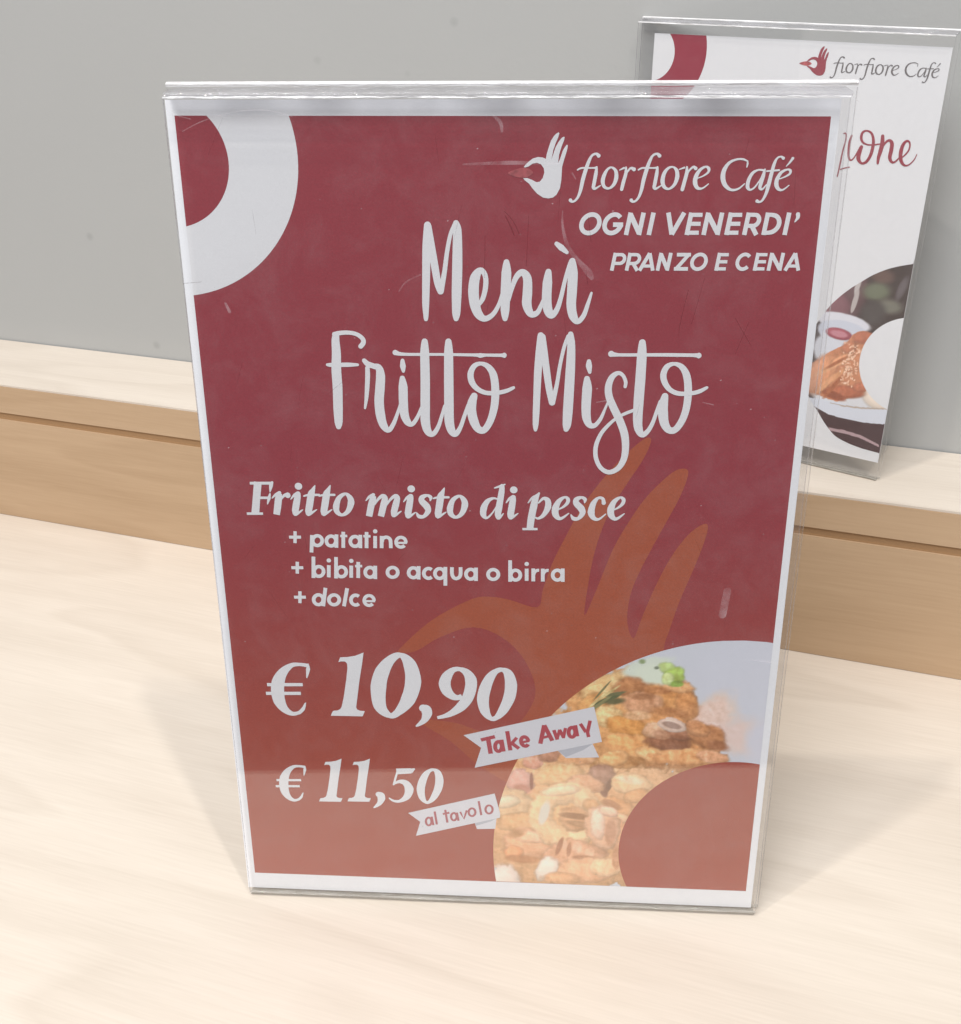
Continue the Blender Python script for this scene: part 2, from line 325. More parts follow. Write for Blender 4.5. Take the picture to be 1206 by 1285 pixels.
  ('f',[(140.43,271.25,1.41),(143.58,271.26,1.41)]),
  ('f',[(144.61,268.09,1.42),(145.79,274.97,1.4)]),
  ('f',[(148.64,268.11,1.42),(149.78,274.98,1.4)]),
  ('f',[(145.71,274.49,1.54),(148.72,268.6,1.56)]),
  ('f',[(151.73,268.13,1.41),(152.85,275.0,1.4)]),
  ('f',[(157.44,275.02,1.4),(158.85,268.31,1.41)]),
  ('f',[(162.34,275.04,1.39),(158.85,268.31,1.41)]),
  ('f',[(163.51,268.19,1.41),(164.53,275.05,1.39)]),
  ('f',[(163.61,268.9,1.27),(167.21,268.91,1.27)]),
  ('f',[(164.02,271.63,1.26),(167.61,271.65,1.26)]),
  ('f',[(164.43,274.35,1.26),(168.0,274.37,1.25)]),
  ('f',[(168.73,268.22,1.41),(169.72,275.07,1.39)]),
  ('f',[(173.03,268.24,1.41),(173.98,275.08,1.39)]),
  ('f',[(169.65,274.59,1.53),(173.1,268.73,1.55)]),
  ('f',[(175.79,268.26,1.41),(176.72,275.1,1.39)]),
  ('f',[(175.88,268.96,1.26),(179.46,268.98,1.26)]),
  ('f',[(176.25,271.69,1.26),(179.82,271.71,1.26)]),
  ('f',[(176.62,274.4,1.25),(180.18,274.42,1.25)]),
  ('f',[(181.3,268.29,1.4),(182.18,275.12,1.39)]),
  ('f',[(182.09,274.43,1.25),(184.18,274.44,1.25),(184.9,274.22,1.32),(185.37,273.61,1.32),(185.46,272.78,1.32),(185.16,271.94,1.32),(184.53,271.33,1.33),(183.75,271.1,1.26),(181.66,271.09,1.26)]),
  ('f',[(183.33,271.18,1.4),(185.04,268.31,1.4)]),
  ('f',[(187.22,268.32,1.4),(188.06,275.14,1.38)]),
  ('f',[(187.98,274.45,1.25),(189.31,274.46,1.25),(190.63,274.1,1.39),(191.51,273.12,1.39),(191.71,271.76,1.39),(191.18,270.4,1.39),(190.06,269.4,1.4),(188.65,269.03,1.26),(187.31,269.02,1.26)]),
  ('f',[(193.71,268.35,1.4),(194.5,275.17,1.38)]),
  ('r',[(197.2,274.64,1.32),(197.24,273.68,1.08),(196.47,272.36,0.3)])],
 'meal_lettering': [('f',[(140.59,256.9,1.16),(141.56,262.53,1.15)]),
  ('f',[(141.46,261.95,1.04),(143.41,261.97,1.04),(144.04,261.79,1.09),(144.44,261.29,1.09),(144.5,260.6,1.1),(144.21,259.91,1.1),(143.64,259.4,1.1),(142.94,259.22,1.04),(140.98,259.2,1.04)]),
  ('f',[(145.29,256.94,1.16),(146.24,262.56,1.15)]),
  ('f',[(146.14,261.98,1.04),(148.08,262.0,1.04),(148.72,261.82,1.09),(149.12,261.32,1.09),(149.18,260.63,1.09),(148.89,259.94,1.1),(148.32,259.44,1.1),(147.63,259.25,1.04),(145.68,259.23,1.04)]),
  ('f',[(147.21,259.32,1.16),(148.7,256.96,1.16)]),
  ('f',[(149.36,256.97,1.16),(152.36,262.48,1.15)]),
  ('f',[(153.58,257.0,1.16),(152.36,262.48,1.15)]),
  ('f',[(150.02,258.44,0.98),(153.4,258.46,0.98)]),
  ('f',[(155.05,257.01,1.16),(155.94,262.62,1.15)]),
  ('f',[(158.08,257.03,1.16),(158.95,262.64,1.15)]),
  ('f',[(155.88,262.23,1.26),(158.14,257.43,1.27)]),
  ('f',[(160.18,257.62,1.15),(164.6,257.66,1.15)]),
  ('f',[(160.86,262.08,1.15),(165.26,262.11,1.14)]),
  ('f',[(160.87,257.63,1.15),(164.57,262.1,1.15)]),
  ('c',[(170.06,259.92,1.15),(169.99,260.92,1.15),(169.51,261.72,1.14),(168.71,262.15,1.14),(167.75,262.15,1.14),(166.83,261.7,1.15),(166.11,260.89,1.15),(165.75,259.89,1.15),(165.82,258.89,1.15),(166.3,258.09,1.15),(167.1,257.65,1.15),(168.06,257.66,1.15),(168.99,258.11,1.15),(169.71,258.92,1.15)]),
  ('f',[(173.42,257.14,1.15),(174.19,262.73,1.14)]),
  ('f',[(173.5,257.72,1.04),(176.46,257.74,1.03)]),
  ('f',[(173.81,259.95,1.03),(176.76,259.97,1.03)]),
  ('f',[(174.11,262.16,1.03),(177.06,262.18,1.03)]),
  ('f',[(183.59,261.55,1.14),(183.07,262.06,1.14),(182.4,262.29,1.14),(181.66,262.21,1.14),(180.96,261.83,1.14),(180.38,261.2,1.14),(180.01,260.41,1.14),(179.9,259.56,1.15),(180.07,258.77,1.15),(180.48,258.15,1.15),(181.09,257.78,1.15),(181.81,257.71,1.15),(182.55,257.95,1.15),(183.2,258.47,1.15)]),
  ('f',[(185.44,257.23,1.15),(186.13,262.81,1.14)]),
  ('f',[(185.51,257.81,1.03),(188.52,257.83,1.03)]),
  ('f',[(185.78,260.03,1.03),(188.79,260.05,1.03)]),
  ('f',[(186.06,262.24,1.02),(189.05,262.26,1.02)]),
  ('f',[(189.76,257.26,1.15),(190.42,262.84,1.14)]),
  ('f',[(193.25,257.29,1.15),(193.89,262.86,1.14)]),
  ('f',[(190.38,262.45,1.25),(193.29,257.68,1.26)]),
  ('f',[(194.94,257.3,1.15),(197.62,262.77,1.13)]),
  ('f',[(199.09,257.33,1.14),(197.62,262.77,1.13)]),
  ('f',[(195.52,258.76,0.97),(198.84,258.78,0.97)])],
 'extras_lettering': [('f',[(29.79,161.38,1.19),(34.1,161.48,1.19)]),
  ('f',[(32.11,163.75,1.19),(31.78,159.1,1.2)]),
  ('c',[(41.66,160.32,1.34),(41.37,159.35,1.34),(40.7,158.63,1.35),(39.82,158.36,1.35),(38.98,158.59,1.35),(38.39,159.28,1.35),(38.22,160.24,1.34),(38.51,161.2,1.34),(39.18,161.91,1.34),(40.06,162.19,1.34),(40.9,161.95,1.34),(41.49,161.27,1.34)]),
  ('f',[(38.12,162.4,1.34),(37.49,155.54,1.35)]),
  ('c',[(46.61,160.28,1.34),(46.33,159.32,1.34),(45.66,158.6,1.34),(44.79,158.32,1.34),(43.94,158.56,1.34),(43.35,159.25,1.34),(43.18,160.2,1.34),(43.46,161.16,1.34),(44.13,161.88,1.34),(45.0,162.15,1.34),(45.85,161.92,1.34),(46.44,161.23,1.34)]),
  ('f',[(46.95,162.87,1.34),(46.66,157.64,1.35)]),
  ('f',[(49.47,163.95,1.33),(49.14,157.65,1.34)]),
  ('f',[(48.24,162.28,0.99),(50.81,162.34,0.99)]),
  ('c',[(55.22,160.33,1.34),(54.95,159.37,1.34),(54.29,158.65,1.34),(53.42,158.37,1.34),(52.57,158.61,1.34),(51.98,159.3,1.34),(51.8,160.25,1.34),(52.07,161.21,1.34),(52.74,161.93,1.34),(53.6,162.2,1.33),(54.45,161.97,1.33),(55.04,161.28,1.34)]),
  ('f',[(55.53,162.92,1.33),(55.29,157.69,1.34)]),
  ('f',[(57.81,164.05,1.33),(57.53,157.75,1.34)]),
  ('f',[(56.6,162.38,0.99),(59.16,162.44,0.99)]),
  ('f',[(60.82,162.58,1.33),(60.62,157.82,1.34)]),
  ('r',[(60.89,164.37,1.57),(60.94,164.43,1.57)]),
  ('f',[(63.14,162.63,1.33),(62.95,157.88,1.34)]),
  ('f',[(63.14,160.32,1.34),(63.57,161.62,1.33),(64.73,162.21,1.33),(65.94,161.67,1.33),(66.27,160.39,1.33),(66.23,157.96,1.34)]),
  ('f',[(71.7,160.25,1.27),(71.63,161.06,1.26),(71.25,161.75,1.26),(70.63,162.18,1.26),(69.89,162.27,1.26),(69.16,162.02,1.26),(68.58,161.46,1.27),(68.26,160.7,1.27),(68.25,159.88,1.27),(68.55,159.15,1.27),(69.12,158.65,1.27),(69.85,158.47,1.27),(70.59,158.64,1.27),(71.22,159.13,1.27)]),
  ('f',[(68.3,160.08,0.84),(72.13,160.17,0.84)]),
  ('f',[(29.75,149.3,1.22),(34.11,149.41,1.21)]),
  ('f',[(32.09,151.73,1.21),(31.77,146.96,1.22)]),
  ('c',[(41.46,148.12,1.37),(41.17,147.13,1.37),(40.49,146.39,1.37),(39.6,146.11,1.37),(38.74,146.35,1.37),(38.15,147.05,1.37),(37.98,148.03,1.37),(38.27,149.01,1.37),(38.95,149.75,1.36),(39.84,150.03,1.36),(40.69,149.79,1.36),(41.29,149.09,1.36)]),
  ('f',[(38.11,153.93,1.36),(37.57,145.36,1.37)]),
  ('f',[(43.49,150.65,1.36),(43.21,145.78,1.37)]),
  ('r',[(43.59,152.5,1.61),(43.64,152.55,1.61)]),
  ('c',[(49.7,148.17,1.36),(49.42,147.19,1.37),(48.75,146.45,1.37),(47.86,146.16,1.37),(47.01,146.41,1.37),(46.41,147.11,1.37),(46.23,148.08,1.36),(46.52,149.07,1.36),(47.19,149.8,1.36),(48.07,150.09,1.36),(48.92,149.85,1.36),(49.52,149.15,1.36)]),
  ('f',[(46.31,153.98,1.35),(45.84,145.42,1.37)]),
  ('f',[(51.66,150.7,1.36),(51.41,145.83,1.37)]),
  ('r',[(51.75,152.55,1.6),(51.8,152.6,1.6)]),
  ('f',[(54.27,152.24,1.35),(53.97,145.8,1.37)]),
  ('f',[(53.04,150.53,1.01),(55.63,150.6,1.0)]),
  ('c',[(60.08,148.23,1.36),(59.81,147.25,1.36),(59.15,146.51,1.36),(58.27,146.23,1.36),(57.41,146.47,1.36),(56.81,147.17,1.36),(56.62,148.14,1.36),(56.9,149.13,1.36),(57.56,149.86,1.36),(58.44,150.14,1.36),(59.29,149.9,1.36),(59.89,149.21,1.36)]),
  ('f',[(60.38,150.88,1.35),(60.16,145.54,1.37)]),
  ('c',[(68.43,148.45,1.36),(68.15,147.47,1.36),(67.44,146.73,1.36),(66.49,146.45,1.36),(65.56,146.68,1.36),(64.91,147.38,1.36),(64.69,148.35,1.36),(64.98,149.34,1.36),(65.69,150.07,1.35),(66.63,150.35,1.35),(67.55,150.12,1.35),(68.21,149.42,1.36)]),
  ('c',[(75.79,148.49,1.35),(75.53,147.5,1.36),(74.88,146.77,1.36),(74.01,146.49,1.36),(73.16,146.73,1.36),(72.55,147.43,1.36),(72.35,148.4,1.36),(72.61,149.38,1.35),(73.26,150.11,1.35),(74.12,150.39,1.35),(74.97,150.15,1.35),(75.58,149.46,1.35)]),
  ('f',[(76.05,151.12,1.35),(75.91,145.8,1.36)]),
  ('f',[(80.74,149.8,1.35),(80.06,150.21,1.35),(79.28,150.22,1.35),(78.56,149.84,1.35),(78.04,149.15,1.35),(77.84,148.27,1.35),(78.0,147.41,1.36),(78.48,146.74,1.36),(79.19,146.39,1.36),(79.98,146.45,1.36),(80.68,146.9,1.36)]),
  ('c',[(85.28,148.42,1.35),(85.03,147.44,1.35),(84.39,146.7,1.36),(83.53,146.42,1.36),(82.67,146.66,1.36),(82.06,147.36,1.35),(81.85,148.33,1.35),(82.1,149.31,1.35),(82.74,150.03,1.35),(83.6,150.32,1.35),(84.45,150.08,1.35),(85.07,149.38,1.35)]),
  ('f',[(85.66,151.05,1.35),(85.53,143.56,1.36)]),
  ('f',[(88.03,151.01,1.35),(87.99,148.38,1.35),(88.54,146.92,1.35),(89.49,146.52,1.35),(90.59,147.08,1.35),(91.08,148.46,1.35),(91.11,151.09,1.34)]),
  ('c',[(96.45,148.45,1.35),(96.21,147.47,1.35),(95.58,146.74,1.35),(94.72,146.45,1.35),(93.87,146.69,1.35),(93.25,147.39,1.35),(93.03,148.36,1.35),(93.27,149.34,1.35),(93.9,150.06,1.35),(94.75,150.34,1.35),(95.61,150.11,1.35),(96.23,149.41,1.35)]),
  ('f',[(96.65,151.07,1.34),(96.62,145.76,1.35)]),
  ('c',[(104.65,148.56,1.35),(104.4,147.58,1.35),(103.72,146.85,1.35),(102.8,146.56,1.35),(101.87,146.8,1.35),(101.2,147.49,1.35),(100.95,148.46,1.35),(101.2,149.44,1.35),(101.88,150.16,1.34),(102.8,150.45,1.34),(103.72,150.21,1.34),(104.4,149.52,1.34)]),
  ('c',[(112.49,148.5,1.34),(112.27,147.52,1.35),(111.66,146.8,1.35),(110.81,146.51,1.35),(109.95,146.75,1.35),(109.33,147.45,1.35),(109.09,148.41,1.34),(109.31,149.39,1.34),(109.93,150.11,1.34),(110.78,150.39,1.34),(111.63,150.16,1.34),(112.26,149.46,1.34)]),
  ('f',[(108.82,154.25,1.33),(108.87,145.78,1.35)]),
  ('f',[(114.73,151.12,1.34),(114.78,146.3,1.35)]),
  ('r',[(114.71,152.95,1.58),(114.75,153.0,1.58)]),
  ('f',[(117.08,151.24,1.34),(117.15,146.15,1.35)]),
  ('f',[(117.23,148.75,1.21),(117.4,149.4,1.21),(117.71,149.96,1.21),(118.14,150.36,1.2),(118.64,150.58,1.2),(119.17,150.58,1.2)]),
  ('f',[(120.46,151.27,1.34),(120.55,146.19,1.35)]),
  ('f',[(120.62,148.78,1.21),(120.79,149.44,1.21),(121.09,149.99,1.2),(121.52,150.4,1.2),(122.02,150.61,1.2),(122.55,150.61,1.2)]),
  ('c',[(127.42,148.89,1.34),(127.21,147.92,1.34),(126.61,147.19,1.34),(125.77,146.91,1.34),(124.91,147.15,1.34),(124.28,147.84,1.34),(124.03,148.81,1.34),(124.24,149.78,1.34),(124.84,150.5,1.34),(125.68,150.78,1.34),(126.53,150.54,1.34),(127.17,149.85,1.34)]),
  ('f',[(127.54,151.51,1.33),(127.67,146.23,1.34)]),
  ('f',[(29.89,137.37,1.24),(34.29,137.49,1.23)]),
  ('f',[(32.25,139.86,1.23),(31.92,134.98,1.24)]),
  ('c',[(40.63,136.64,1.39),(40.34,135.63,1.39),(39.65,134.87,1.39),(38.75,134.58,1.39),(37.88,134.82,1.39),(37.29,135.54,1.39),(37.11,136.54,1.39),(37.41,137.55,1.39),(38.1,138.3,1.39),(39.0,138.59,1.39),(39.86,138.35,1.39),(40.46,137.63,1.39)]),
  ('f',[(41.75,141.52,1.38),(40.47,133.97,1.39)]),
  ('c',[(46.54,136.75,1.39),(46.23,135.74,1.39),(45.49,134.98,1.39),(44.52,134.69,1.39),(43.58,134.93,1.39),(42.93,135.65,1.39),(42.73,136.64,1.39),(43.04,137.65,1.39),(43.78,138.4,1.38),(44.74,138.7,1.38),(45.68,138.46,1.38),(46.34,137.74,1.38)]),
  ('f',[(49.7,141.57,1.38),(48.15,134.14,1.39)]),
  ('f',[(53.86,138.33,1.38),(53.18,138.75,1.38),(52.39,138.77,1.38),(51.64,138.38,1.38),(51.09,137.66,1.38),(50.87,136.76,1.39),(51.01,135.88,1.39),(51.48,135.19,1.39),(52.2,134.83,1.39),(53.0,134.89,1.39),(53.72,135.36,1.39)]),
  ('f',[(59.31,136.66,1.31),(59.24,137.51,1.31),(58.86,138.23,1.31),(58.23,138.68,1.31),(57.47,138.78,1.31),(56.72,138.51,1.31),(56.12,137.92,1.31),(55.78,137.12,1.31),(55.76,136.26,1.32),(56.06,135.5,1.32),(56.64,134.97,1.32),(57.38,134.78,1.32),(58.15,134.97,1.32),(58.8,135.49,1.32)]),
  ('f',[(55.81,136.47,0.87),(59.75,136.58,0.87)])],
 'dish_lettering': [('f',[(20.19,182.33,2.77),(19.21,176.33,2.67),(18.26,170.13,2.82)]),
  ('f',[(17.28,181.82,1.01),(25.42,181.99,1.13)]),
  ('r',[(25.26,182.31,0.88),(24.72,180.87,1.38),(24.24,178.66,0.32)]),
  ('f',[(15.23,170.19,0.96),(21.06,170.32,0.96)]),
  ('f',[(19.7,176.34,0.95),(23.52,176.42,0.95)]),
  ('r',[(24.2,178.14,0.38),(23.69,176.3,1.27),(22.95,173.99,0.32)]),
  ('r',[(24.8,176.32,0.38),(26.06,177.59,0.95),(27.59,178.47,1.26)]),
  ('f',[(27.57,178.21,1.77),(27.04,176.04,2.53),(26.51,173.02,2.55),(25.91,170.03,2.3)]),
  ('r',[(27.88,175.73,0.51),(29.1,177.33,1.01),(30.35,177.61,2.02),(30.46,177.48,2.02)]),
  ('r',[(34.49,181.01,2.64),(34.55,181.01,2.64)]),
  ('r',[(31.46,176.07,0.38),(32.73,177.6,0.95),(34.07,178.47,1.26)]),
  ('r',[(34.18,178.21,1.77),(33.91,176.97,2.27),(33.3,174.28,2.47),(32.75,171.64,2.42),(32.84,170.32,1.28),(35.42,172.09,0.38)]),
  ('r',[(40.36,181.45,0.31),(39.59,179.75,1.51),(38.88,178.18,2.52),(38.08,174.38,2.53),(37.47,171.48,2.42),(37.58,170.43,1.27),(40.4,172.27,0.38)]),
  ('r',[(36.2,177.34,0.57),(37.81,177.77,0.88),(41.6,177.91,0.88)]),
  ('r',[(45.77,181.56,0.31),(45.01,179.86,1.51),(44.31,178.29,2.52),(43.54,174.5,2.53),(42.94,171.6,2.41),(43.06,170.55,1.27),(45.86,172.39,0.38)]),
  ('r',[(41.64,177.46,0.57),(43.25,177.88,0.88),(47.03,178.03,0.88)]),
  ('c',[(51.01,178.5,1.0),(52.51,177.04,2.01),(52.78,175.09,2.4),(51.59,171.99,1.77),(49.49,170.43,1.08),(47.71,171.51,1.9),(47.47,173.8,2.34),(48.68,176.96,1.7)]),
  ('r',[(58.12,176.11,0.38),(59.4,177.57,1.0),(60.83,178.38,1.25)]),
  ('f',[(60.93,177.99,1.63),(60.65,176.88,2.26),(59.94,174.46,2.4),(58.96,170.11,2.28)]),
  ('f',[(61.03,174.48,0.5),(62.33,176.53,0.94),(63.96,177.99,1.38),(64.84,177.3,2.01),(64.39,174.95,2.39),(63.17,170.2,2.28)]),
  ('r',[(65.41,174.58,0.5),(66.7,176.62,0.94),(68.5,178.09,1.38),(69.2,177.26,2.0),(68.57,174.65,2.39),(67.87,171.95,2.27),(67.88,170.57,1.27),(70.43,172.33,0.38)]),
  ('r',[(74.2,180.85,2.61),(74.26,180.85,2.61)]),
  ('r',[(71.4,175.94,0.38),(72.59,177.46,0.94),(73.89,178.33,1.25)]),
  ('r',[(74.0,178.07,1.75),(73.78,176.84,2.25),(73.28,174.16,2.45),(72.84,171.54,2.4),(72.98,170.23,1.26),(75.46,171.99,0.38)]),
  ('r',[(80.78,176.6,0.5),(80.93,177.83,1.37),(79.68,178.51,1.0),(77.97,177.7,1.87),(77.87,176.28,2.25),(79.52,174.3,2.51),(79.9,172.54,2.01),(78.4,170.54,1.26),(76.7,170.51,1.52),(75.82,171.93,0.38)]),
  ('r',[(85.83,181.47,0.31),(85.14,179.79,1.49),(84.51,178.23,2.49),(83.9,174.46,2.51),(83.42,171.57,2.39),(83.58,170.53,1.26),(86.28,172.36,0.38)]),
  ('r',[(81.91,177.4,0.56),(83.48,177.82,0.87),(87.22,177.96,0.87)]),
  ('c',[(91.01,178.49,1.0),(92.55,177.04,1.99),(92.89,175.11,2.38),(91.83,172.02,1.76),(89.82,170.47,1.07),(88.02,171.55,1.89),(87.69,173.82,2.32),(88.76,176.96,1.68)]),
  ('r',[(104.42,177.62,0.5),(102.75,177.9,0.87),(100.77,176.7,1.74),(99.5,174.14,2.37),(99.37,171.67,2.13),(100.57,170.45,0.88),(102.5,172.39,0.56),(103.88,174.76,0.44)]),
  ('r',[(105.9,182.52,1.6),(105.67,180.09,2.1),(104.73,174.0,2.37),(104.43,171.65,2.13),(104.79,170.42,1.13),(106.35,172.21,0.38)]),
  ('r',[(103.28,181.77,0.43),(104.95,182.38,0.86),(106.85,183.18,0.49)]),
  ('r',[(109.89,181.2,2.59),(109.95,181.2,2.59)]),
  ('r',[(107.3,176.32,0.37),(108.42,177.83,0.93),(109.67,178.69,1.24)]),
  ('r',[(109.79,178.44,1.73),(109.62,177.21,2.23),(109.22,174.55,2.43),(108.88,171.94,2.38),(109.06,170.64,1.25),(111.45,172.39,0.37)]),
  ('r',[(114.94,176.42,0.37),(116.29,178.25,0.87),(117.83,179.19,1.11)]),
  ('f',[(118.88,180.42,0.37),(117.55,178.02,2.1),(116.93,175.3,2.49),(116.09,170.54,2.5),(115.72,166.66,2.39)]),
  ('f',[(113.07,166.47,0.88),(118.37,166.59,0.88)]),
  ('r',[(118.58,176.5,0.5),(120.22,178.21,1.11),(121.72,177.47,1.98),(121.83,174.89,2.24),(120.39,172.0,1.5),(118.55,170.66,0.88),(117.34,171.15,0.5)]),
  ('r',[(124.59,173.91,0.37),(126.72,174.87,0.74),(128.46,176.58,1.24),(128.72,178.13,1.36),(127.51,178.81,0.86),(125.59,177.29,1.73),(124.46,174.56,2.48),(124.63,172.1,2.24),(126.33,170.77,1.19),(129.15,172.85,0.37)]),
  ('r',[(134.5,176.97,0.49),(134.58,178.19,1.36),(133.32,178.87,0.99),(131.68,178.07,1.85),(131.66,176.65,2.22),(133.39,174.69,2.48),(133.85,172.95,1.99),(132.48,170.97,1.25),(130.81,170.93,1.5),(129.88,172.34,0.37)]),
  ('r',[(141.08,176.98,1.48),(140.66,178.58,1.11),(139.06,178.73,0.98),(137.48,176.58,1.98),(136.88,173.34,2.48),(137.84,171.22,1.62),(139.64,170.87,0.87),(141.94,172.87,0.37)]),
  ('r',[(143.79,174.21,0.37),(145.88,175.15,0.74),(147.58,176.86,1.23),(147.81,178.41,1.35),(146.6,179.09,0.86),(144.72,177.57,1.72),(143.65,174.85,2.47),(143.86,172.4,2.23),(145.58,171.07,1.18),(148.34,173.14,0.37)])],
 'takeaway_price_lettering': [('r',[(32.86,108.75,1.61),(29.88,109.1,1.39),(26.83,108.55,1.93),(23.49,105.57,3.56),(21.41,101.46,4.88),(20.76,96.79,5.13),(21.24,92.41,4.61),(23.13,88.94,3.09),(26.09,87.26,1.77),(29.25,88.57,1.21),(31.01,92.05,0.44)]),
  ('r',[(33.25,109.33,0.54),(33.1,107.04,1.61),(32.42,103.45,0.43)]),
  ('r',[(28.43,87.76,1.43),(30.09,89.6,1.43),(31.24,92.35,0.33)]),
  ('f',[(16.93,99.86,1.41),(30.65,100.33,1.41)]),
  ('f',[(16.21,95.99,1.42),(29.68,96.46,1.42)]),
  ('p',[(54.5,115.0),(53.8,110.57),(52.33,102.52),(51.01,93.76),(50.58,91.11),(50.84,90.12),(51.98,89.57),(53.85,89.46),(53.28,88.08),(52.88,87.06),(40.64,86.91),(41.07,88.11),(41.63,89.13),(43.33,89.37),(44.38,90.0),(45.0,91.08),(46.03,95.34),(47.46,103.5),(48.1,108.11),(48.05,110.1),(47.34,110.93),(46.0,110.94),(44.83,110.62),(45.2,111.76),(45.69,112.69),(48.34,112.88),(51.36,113.55)]),
  ('c',[(68.4,114.3,2.07),(71.57,110.66,4.95),(72.71,103.13,6.13),(70.51,95.04,5.55),(66.37,89.24,2.96),(63.27,87.88,2.31),(59.76,91.83,4.93),(59.49,100.25,6.01),(61.27,107.23,5.47),(64.76,112.48,3.51)]),
  ('r',[(76.27,91.53,3.3),(77.3,90.91,4.18),(77.58,89.09,3.92),(76.63,86.46,2.63),(75.05,84.74,1.76),(73.48,83.49,0.79)]),
  ('f',[(91.04,97.37,1.98),(89.35,96.66,2.24),(87.37,97.24,3.01),(85.4,99.39,4.12),(84.58,102.58,4.53),(85.51,105.82,3.91),(87.73,108.53,2.29),(90.3,109.07,1.69),(92.85,107.66,3.13),(94.37,104.75,4.42),(94.34,101.08,4.44),(93.02,96.42,4.3),(90.51,92.7,3.89),(87.26,89.91,2.69),(84.42,88.4,1.83),(81.5,87.49,1.22)]),
  ('c',[(106.24,109.33,1.77),(108.41,107.59,3.63),(109.42,102.98,4.59),(108.78,97.44,4.5),(106.5,91.78,3.71),(103.9,88.31,2.08),(101.7,88.04,1.91),(99.7,91.07,3.72),(98.92,96.16,4.56),(99.81,101.27,4.44),(101.64,105.91,3.56),(103.89,108.62,2.19)])],
 'table_price_lettering': [('r',[(28.7,62.95,1.18),(26.55,63.21,1.02),(24.36,62.78,1.42),(21.95,60.53,2.61),(20.46,57.45,3.57),(19.99,53.97,3.75),(20.33,50.71,3.36),(21.68,48.14,2.25),(23.79,46.91,1.29),(26.06,47.89,0.88),(27.33,50.49,0.32)]),
  ('r',[(28.98,63.39,0.39),(28.87,61.68,1.18),(28.37,58.99,0.32)]),
  ('r',[(25.47,47.29,1.04),(26.66,48.66,1.04),(27.49,50.71,0.24)]),
  ('f',[(17.24,56.24,1.03),(27.09,56.65,1.03)]),
  ('f',[(16.73,53.35,1.04),(26.38,53.76,1.04)]),
  ('p',[(43.72,67.41),(43.18,64.14),(42.08,58.22),(41.08,51.82),(40.76,49.88),(40.93,49.16),(41.75,48.77),(43.09,48.7),(42.67,47.69),(42.38,46.95),(33.64,46.78),(33.94,47.66),(34.35,48.41),(35.56,48.59),(36.32,49.05),(36.76,49.84),(37.52,52.95),(38.59,58.92),(39.07,62.3),(39.04,63.76),(38.54,64.37),(37.57,64.37),(36.74,64.13),(37.0,64.97),(37.36,65.66),(39.27,65.82),(41.44,66.32)]),
  ('p',[(54.86,67.86),(54.37,64.6),(53.32,58.69),(52.39,52.3),(52.09,50.37),(52.27,49.65),(53.09,49.26),(54.42,49.19),(54.02,48.19),(53.73,47.45),(45.02,47.28),(45.32,48.15),(45.72,48.9),(46.93,49.08),(47.67,49.54),(48.11,50.33),(48.84,53.43),(49.84,59.39),(50.28,62.76),(50.25,64.22),(49.74,64.82),(48.77,64.83),(47.94,64.58),(48.2,65.43),(48.55,66.11),(50.45,66.27),(52.61,66.77)]),
  ('r',[(57.66,51.12,2.57),(58.41,50.63,3.25),(58.59,49.19,3.05),(57.86,47.11,2.04),(56.67,45.75,1.36),(55.5,44.76,0.61)]),
  ('f',[(65.02,62.31,2.72),(70.82,62.84,2.44)]),
  ('f',[(70.5,62.68,2.31),(72.27,63.94,0.54)]),
  ('r',[(65.53,62.7,0.82),(64.69,59.69,0.82),(63.75,56.14,0.82)]),
  ('r',[(63.56,56.13,0.41),(65.86,57.57,1.5),(68.34,57.08,2.74),(69.76,54.29,3.57),(68.77,50.62,2.76),(66.0,48.38,1.38),(63.48,48.34,1.11),(61.76,49.56,0.55)]),
  ('c',[(79.66,63.7,1.26),(81.14,62.45,2.59),(81.77,59.11,3.26),(81.22,55.11,3.19),(79.53,51.02,2.63),(77.67,48.52,1.47),(76.13,48.32,1.35),(74.79,50.48,2.63),(74.33,54.15,3.23),(75.03,57.84,3.15),(76.38,61.2,2.53),(78.0,63.18,1.56)])],
 'takeaway_ribbon': [('p',[(91.42,80.06),(140.61,94.57),(144.08,79.09),(95.57,65.32),(98.12,74.61)])],
 'takeaway_ribbon_tail': [('p',[(127.51,74.42),(140.47,78.28),(143.29,72.01),(130.62,71.17)])],
 'takeaway_ribbon_fold': [('p',[(127.51,74.42),(140.76,78.12),(137.21,75.14),(130.61,71.67)])],
 'table_ribbon': [('p',[(68.97,42.79),(103.31,53.59),(105.5,44.15),(105.36,42.1),(71.84,31.71),(73.73,38.69)])],
 'table_ribbon_tail': [('p',[(95.39,39.14),(104.04,41.68),(103.61,36.63),(96.33,36.12)])],
 'table_ribbon_fold': [('p',[(95.39,39.14),(104.04,41.68),(101.85,40.15),(95.97,37.72)])],
 'takeaway_ribbon_lettering': [('f',[(98.06,78.14,1.54),(103.45,79.86,1.54)]),
  ('f',[(100.83,78.92,1.77),(101.81,72.05,1.79)]),
  ('c',[(106.07,75.51,1.54),(105.9,74.41,1.55),(105.44,73.59,1.55),(104.8,73.27,1.55),(104.16,73.54,1.55),(103.69,74.32,1.55),(103.52,75.41,1.55),(103.69,76.51,1.54),(104.15,77.33,1.54),(104.79,77.65,1.54),(105.43,77.38,1.54),(105.9,76.6,1.54)]),
  ('f',[(105.92,78.61,1.54),(106.79,73.26,1.55)]),
  ('f',[(108.09,82.53,1.61),(109.34,73.87,1.62)]),
  ('f',[(111.78,79.76,1.3),(109.47,76.57,1.31)]),
  ('f',[(109.6,77.42,1.46),(112.66,74.85,1.47)]),
